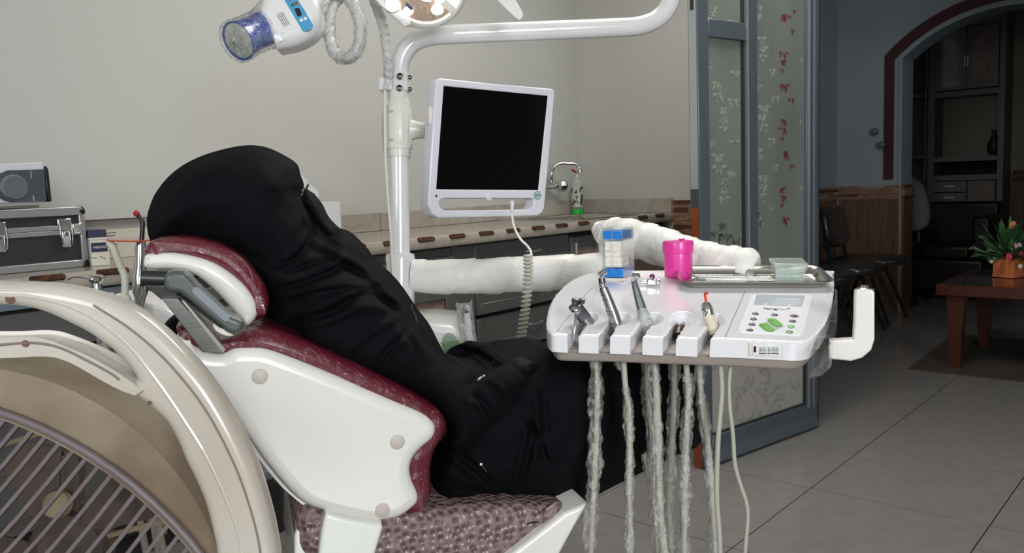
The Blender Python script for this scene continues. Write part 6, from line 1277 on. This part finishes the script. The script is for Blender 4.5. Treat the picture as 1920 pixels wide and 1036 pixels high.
# grey and black device standing on the case
dv = thing('speaker_unit', 'silver and dark grey box with a round grey dial, standing on the tool case', 'device', (.68, 2.72, zt+.012))
D2 = Pl((.6, 2.69, zt), nrm((1, -.06, 0)), UP)
sil = mat('silver_plastic', S(196, 196, 204), .4, coat=.1); dgr = mat('dark_grey_panel', S(62, 66, 74), .45, spec=.5)
mk('casing', *D2.plate([(-90, 320), (-70, 309), (78, 303), (82, 306), (84, 317), (88, 375), (84, 379), (-90, 384)], -.13, -.004, .005), sil, dv, auto=40)
mk('dark_panel', *D2.plate([(-40, 330), (0, 325), (14, 319), (83, 317), (88, 377), (20, 379), (8, 376), (-10, 366), (-20, 350)], -.02, .0, .001), dgr, dv)
mk('side_panel', *D2.plate([(83, 312), (87, 311), (91, 318), (97, 376), (95, 378), (90, 377)], -.11, .002, .002), black, dv)
cdl = D2.px(33, 350); d_ = nrm((-.25, -1, .05))
mk('dial', *g_lathe(cdl+np.array([-.012, .01, .0]), nrm(D2.W+RH*.38), [(.034, -.01), (.035, .014), (.034, .020)], 36), mat('light_grey_metal', S(150, 152, 158), .4, metal=.3), dv)
mk('dial_face', *g_lathe(cdl+np.array([-.012, .01, .0])+nrm(D2.W+RH*.38)*.0202, nrm(D2.W+RH*.38), [(.0325, 0), (.032, .0015), (.001, .002)], 36), mat('dial_grey', S(88, 92, 98), .6, bump=(300, .2)), dv)
strp = mk('print_line', *D2.plate([(57.5, 319.5), (58.5, 319.5), (59, 334), (58, 334)], -.001, .0012, 0), sil, dv); mk('print_line', *D2.plate([(62, 366), (63.2, 366), (64.5, 376), (63.2, 376)], -.001, .0012, 0), sil, dv)
mk('foot', *g_box((.42, 2.70, zt+.0085), (xr-.12, 2.80, zt+.016)), black, dv, bevel=.002); mk('foot_bar', *g_box((.45, 2.695, zt+.010), (xr-.10, 2.70, zt+.018)), chrome, dv, bevel=.001)
# boxes beside the case
paper = mat('cream_card', S(206, 202, 190), .7, var=(8, S(192, 186, 172))); navyc = mat('navy_card', S(30, 34, 62), .6); inkm = mat('black_print', S(40, 40, 46), .6)
nb = thing('needle_box', 'cream cardboard box with NEEDLES printed in a navy block, beside the tool case', 'box', tuple(onz(197, 498, ZC)))
n0, n1, n2 = onz(160, 496, ZC+.001), onz(184, 498, ZC+.001), onz(242, 488, ZC+.001)
B1 = Pl(n1, n1-n0, UP); B1.U = nrm((B1.U[0], B1.U[1], 0)); B1.W = nrm(np.cross(B1.U, UP)); B1.V = UP
nh = B1.px(184, 452)[2]-ZC
sd2 = np.array([n2[0]-n1[0], n2[1]-n1[1], 0]); sd2 = nrm(sd2-B1.U*np.dot(sd2, B1.U))*.10 if np.dot(sd2, -B1.W) > 0 else -B1.W*.10
fu = nrm((.97, -.05, 0)); fv = np.array([-fu[1], fu[0], 0])
# front face faces the camera's left, side face its right
cA = onz(207, 496, ZC+.001); U1 = nrm((.985, -.17, 0)); U2 = np.array([-U1[1], U1[0], 0])
PB = cA-U1*min(.085, (cA[0]-xr-.008)/.985); nbh = .078; bw = np.linalg.norm(PB-cA)
mk('carton', *g_prism([PB, cA, cA+U2*.115, PB+U2*.115], UP*nbh), paper, nb, smooth=False)
FA = Pl(cA, U1, UP); FA.W = -U2; FA.V = UP; FB = Pl(cA, U2, UP); FB.W = U1; FB.V = UP
mk('navy_block', *g_obox(cA-U1*(bw+.002)/2+UP*.056-U2*.0004, U1, U2, UP, bw-.006, .0008, .028), navyc, nb, smooth=False)
text('print', 'NEEDLES', cA-U1*(bw/2)+UP*.056-U2*.0010, U1, UP, (bw-.012)/4.2, mat('pale_print', S(220, 220, 214), .6), nb)
mk('print_line', *g_obox(cA-U1*.05+UP*.026-U2*.0004, nrm(U1-UP*.25), U2, nrm(UP+U1*.25), .028, .0006, .0015), inkm, nb, smooth=False); mk('print_line', *g_obox(cA-U1*.02+UP*.024-U2*.0004, nrm(U1-UP*.6), U2, nrm(UP+U1*.6), .018, .0006, .0018), inkm, nb, smooth=False)
for k in range(9):
    L = random.uniform(.03, .05); mk('print_line', *g_obox(cA+U2*(.012+L/2+.055*(k % 2))+UP*(.070-.0068*k)+U1*.0004, U2, U1, UP, L, .0006, .0022 if k != 5 else .006), inkm, nb, smooth=False)
nc = thing('card_box', 'flat navy and cream carton lying on top of the needle box', 'box', tuple(cA+UP*(nbh+.002)))
o_ = cA+UP*(nbh+.001); mk('carton', *g_prism([o_-U1*(bw+.0)+U2*.012, o_-U1*.002+U2*.006, o_-U1*.002+U2*.10, o_-U1*(bw+.0)+U2*.10], UP*.006), paper, nc, smooth=False); mk('navy_top', *g_prism([o_-U1*(bw+.0)+U2*.012+UP*.0065, o_-U1*.002+U2*.006+UP*.0065, o_-U1*.002+U2*.10+UP*.0065, o_-U1*(bw+.0)+U2*.10+UP*.0065], UP*.022), navyc, nc, smooth=False)
for i, (px, D_, w_, h_, lab) in enumerate(((222, 3.02, .10, .075, 'printed cream carton behind the needle box, under the grey one'),)):
    c_ = onz(238, 489, ZC); t = thing('card_box', lab, 'box', tuple(c_)); c_ = np.array([c_[0]+.06, 2.955, ZC+.001])
    mk('carton', *g_box(c_+np.array([-.10, -.05, 0]), c_+np.array([.14, .10, .098])), paper, t, smooth=False)
    for k in range(7): mk('print_line', *g_box(c_+np.array([-.05, -.0508, .085-.010*k]), c_+np.array([-.05+random.uniform(.03, .05), -.0502, .087-.010*k])), inkm, t, smooth=False)
    t2 = thing('card_box', 'flat grey-lidded carton lying on top of the printed cartons at the wall', 'box', tuple(c_+UP*.1)); mk('carton', *g_box(c_+np.array([-.12, -.04, .0985]), c_+np.array([.12, .09, .130])), mat('grey_card', S(150, 144, 140), .7), t2, smooth=False); mk('open_flap', *g_box(c_+np.array([-.12, -.06, .1305]), c_+np.array([.10, -.04, .1325])), mat('brown_card_edge', S(92, 62, 54), .7), t2, smooth=False)
rc_ = thing('cloth_bundle', 'crimson cloth hanging over the edge of the worktop at the far left', 'cloth', tuple(at(-10, 510, 2.6)))
q = at(-12, 505, 2.62); V, F = g_ball((q[0]-.01, q[1], q[2]), .062, 12, (1, .8, .62)); V = V+rng.normal(0, .001, V.shape); V[:, 2] = np.maximum(V[:, 2], ZC+.001); mk('folds', V, F, mat('crimson_cloth', S(156, 22, 62), .8, bump=(30, .6)), rc_)
# white carton and sheet behind the patient's face
wb = thing('white_box', 'plain white carton on the worktop against the upstand, behind the face veil', 'box', tuple(ony(620, 450, 2.98)))
a = ony(598, 376, 2.99); b = ony(637, 377, 2.99); mk('carton', *g_box((a[0], 2.99, ZC+.001), (b[0], 3.10, b[2])), mat('white_card', S(206, 210, 214), .6), wb, smooth=False)
wsx = thing('paper_pad', 'tilted white pad with a tiny red mark leaning at the wall beside the veil', 'pad', tuple(ony(590, 370, 3.0)))
PPp = Pl((b[0], 3.03, 1.1), (1, 0, 0), UP)
mk('sheet', *PPp.plate([(540, 310), (568, 330), (597, 359), (599, 367), (594, 372), (560, 420), (500, 400), (500, 340)], -.02, 0, .001), MATS['white_card'], wsx, smooth=False); mk('red_mark', *PPp.plate([(588, 362), (591, 362.5), (591, 364), (588, 363.5)], -.001, .0006, 0), MATS['red_key'], wsx, smooth=False)
bb_ = onz(684, 456, ZC+.02); t = lathe('brown_bottle', (bb_[0]-.02, 2.62, ZC+.001), UP, [(.012, 0), (.012, .02), (.008, .026), (.008, .03)], mat('amber_plastic', S(150, 96, 50), .4), None, n=14); tag(t, 'tiny amber bottle on the worktop edge beside the robe', 'bottle')
# ================================================================== cuspidor unit and assistant holder behind the chair
su = thing('cuspidor_unit', 'white cuspidor unit with green oval badge, standing behind the patient', 'cuspidor', tuple(at(760, 660, 2.12)*np.array([1, 1, 0])))
SP = Pl(at(840, 650, 1.98), RH, UP)
mk('cabinet', *SP.plate([(640, 640), (720, 615), (800, 606), (846, 611), (856, 620), (866, 638), (868, 690), (868, 1100), (640, 1100)], -.26, 0, .02, seg=5), white, su, auto=50)
bd = mk('badge', *g_lathe(SP.px(843, 644, .0), SP.W, [(.027, 0), (.026, .0015), (.001, .002)], 32, .68), mat('pale_green_badge', S(160, 178, 164), .35), su)
text('badge_text', 'OL2O23I', SP.px(843, 644, .0032), nrm(RH+UP*.12), nrm(UP-RH*.12), .0125, grn, bd)
ha = mk('holder_bar', *SP.plate([(214, 552), (300, 571), (326, 590), (352, 640), (420, 700), (650, 720), (650, 760), (400, 740), (300, 640), (262, 598), (214, 590)], -.30, -.16, .01, seg=3), white, su, auto=50)
mk('small_base', *SP.plate([(862, 678), (898, 676), (901, 668), (905, 668), (907, 700), (907, 760), (862, 760)], -.06, .0, .004), white, su)
mk('stem', *g_cyl([*at(750, 640, 2.14)[:2], .0], [*at(750, 640, 2.14)[:2], .2], .06), white, su)
cg = thing('curing_light', 'white curing light with round black eye in a clear bag, right of the badge', 'curing light', tuple(at(880, 690, 1.97)))
CL_ = Pl(at(880, 640, 1.955), RH, UP)
mk('handle', *CL_.plate([(871, 577), (875, 573), (880, 575), (881, 583), (882, 600), (886, 630), (893, 665), (897, 690), (874, 686), (873, 640), (870, 600)], -.022, 0, .006, sm=2, seg=3), white, cg, auto=60)
mk('eye_ring', *g_lathe(CL_.px(875.5, 582, .0), CL_.W, [(.006, 0), (.0062, .002), (.004, .003)], 18), hp_m, cg); mk('eye', *g_lathe(CL_.px(875.5, 582, .0025), CL_.W, [(.0038, 0), (.0036, .001), (.001, .0012)], 14), black, cg)
for y in (619, 664): mk('dot', *g_lathe(CL_.px(878+(y-619)*.17, y, .0), CL_.W, [(.0014, 0), (.0012, .0006)], 8), black, cg)
V, F = CL_.plate([(854, 571), (862, 574), (880, 570), (883, 564), (884, 572), (887, 600), (893, 640), (903, 690), (866, 688), (862, 620)], -.034, .010, .004, seg=2); mk('clear_bag', V+rng.normal(0, .0009, V.shape), F, film('clear_bag_film', .10, 60, 1., (.8, .82, .8), .1, hi=.4), cg, auto=180)
# things in the assistant holder
KH = 2.10
t = thing('air_syringe', 'chrome syringe head with thin spout pointing left, in the holder behind the fan', 'syringe', tuple(at(182, 550, KH)))
tube('body', [at(184, 560, KH), at(181, 530, KH)], [.0125, .0135], hp_m, t, n=16, smooth_path=False); mk('head', *g_lathe(at(181, 531, KH), nrm(at(183, 515, KH)-at(181, 531, KH)), [(.0135, 0), (.017, .008), (.018, .018), (.012, .022)], 18), chrome, t)
mk('spout_joint', *g_ball(at(174, 523, KH-.015), .010, 8), chrome, t); tube('spout', [at(172, 522, KH-.015), at(155, 519, KH-.02), at(138, 519, KH-.02), at(128, 524, KH-.02)], [.0042, .003, .0024, .002], chrome, t, n=8)
t = thing('suction_tip', 'short white suction post in the holder beside the bent tube', 'suction tip', tuple(at(208, 565, KH))); tube('post', [at(209, 572, KH), at(208, 548, KH)], .0075, white, t, n=14, smooth_path=False)
t = thing('suction_tube', 'bent cream suction tube rising from the holder in front of the cartons', 'suction tube', tuple(at(234, 580, KH)))
tube('tube', [at(204, 454, KH-.02), at(212, 464, KH-.02), at(220, 485, KH-.01), at(229, 506, KH), at(234, 522, KH), at(234, 560, KH)], .0088, mat('cream_tube', S(214, 212, 198), .4), t, n=14); lathe('socket', at(234, 590, KH), nrm(at(234, 550, KH)-at(234, 590, KH)), [(.0155, 0), (.0155, .040), (.013, .048), (.008, .052)], white2, t, n=18)
t = thing('curing_gun', 'chrome curing light with red-tipped black rod and orange shield, beside the headrest', 'curing light', tuple(at(264, 590, KH)))
lathe('body', at(262, 593, KH), nrm(at(264, 455, KH)-at(262, 593, KH)), [(.012, 0), (.0135, .045), (.0185, .06), (.0185, .10), (.0145, .12), (.0135, .17), (.0115, .19)], chrome, t, n=22)
tube('rod', [at(265, 458, KH), at(267, 430, KH), at(267, 415, KH), at(261, 406, KH), at(257, 402, KH)], .0058, MATS['black_plastic'], t, n=12); mk('red_cap', *g_ball(at(256, 400, KH), .0078, 8), MATS['red_plastic'], t)
mk('orange_shield', *g_lathe(at(243, 450.5, KH), nrm(UP+RH*.07), [(.052, 0), (.052, .0035)], 36), mat('orange_acrylic', S(190, 78, 48), .15, coat=.6), t)
for k, (pts, lb_) in enumerate((([(196, 585), (198, 640), (201, 700), (208, 745), (222, 790), (240, 850)], 'left film-sleeved hose seen through the fan frame'), ([(226, 592), (228, 640), (229, 700), (236, 755), (250, 805), (268, 870)], 'middle film-sleeved hose seen through the fan frame'), ([(255, 600), (256, 650), (257, 720), (262, 770), (270, 830), (285, 900)], 'right film-sleeved hose seen through the fan frame'))):
    hose('suction_hose', lb_, pts, .0085, 2.05, (0, 13, -3))
t = tube('hanging_cord', [at(*p) for p in ((270, 620, 2.2), (280, 700, 2.2), (290, 765, 2.2), (299, 800, 2.2), (303, 836, 2.2), (303, 900, 2.2))], .0028, white2, None, n=8); tag(t, 'thin white cord hanging right of the sleeved hoses behind the fan', 'cord')
for o in bpy.data.objects:
    if '_o' in o: del o['_o']
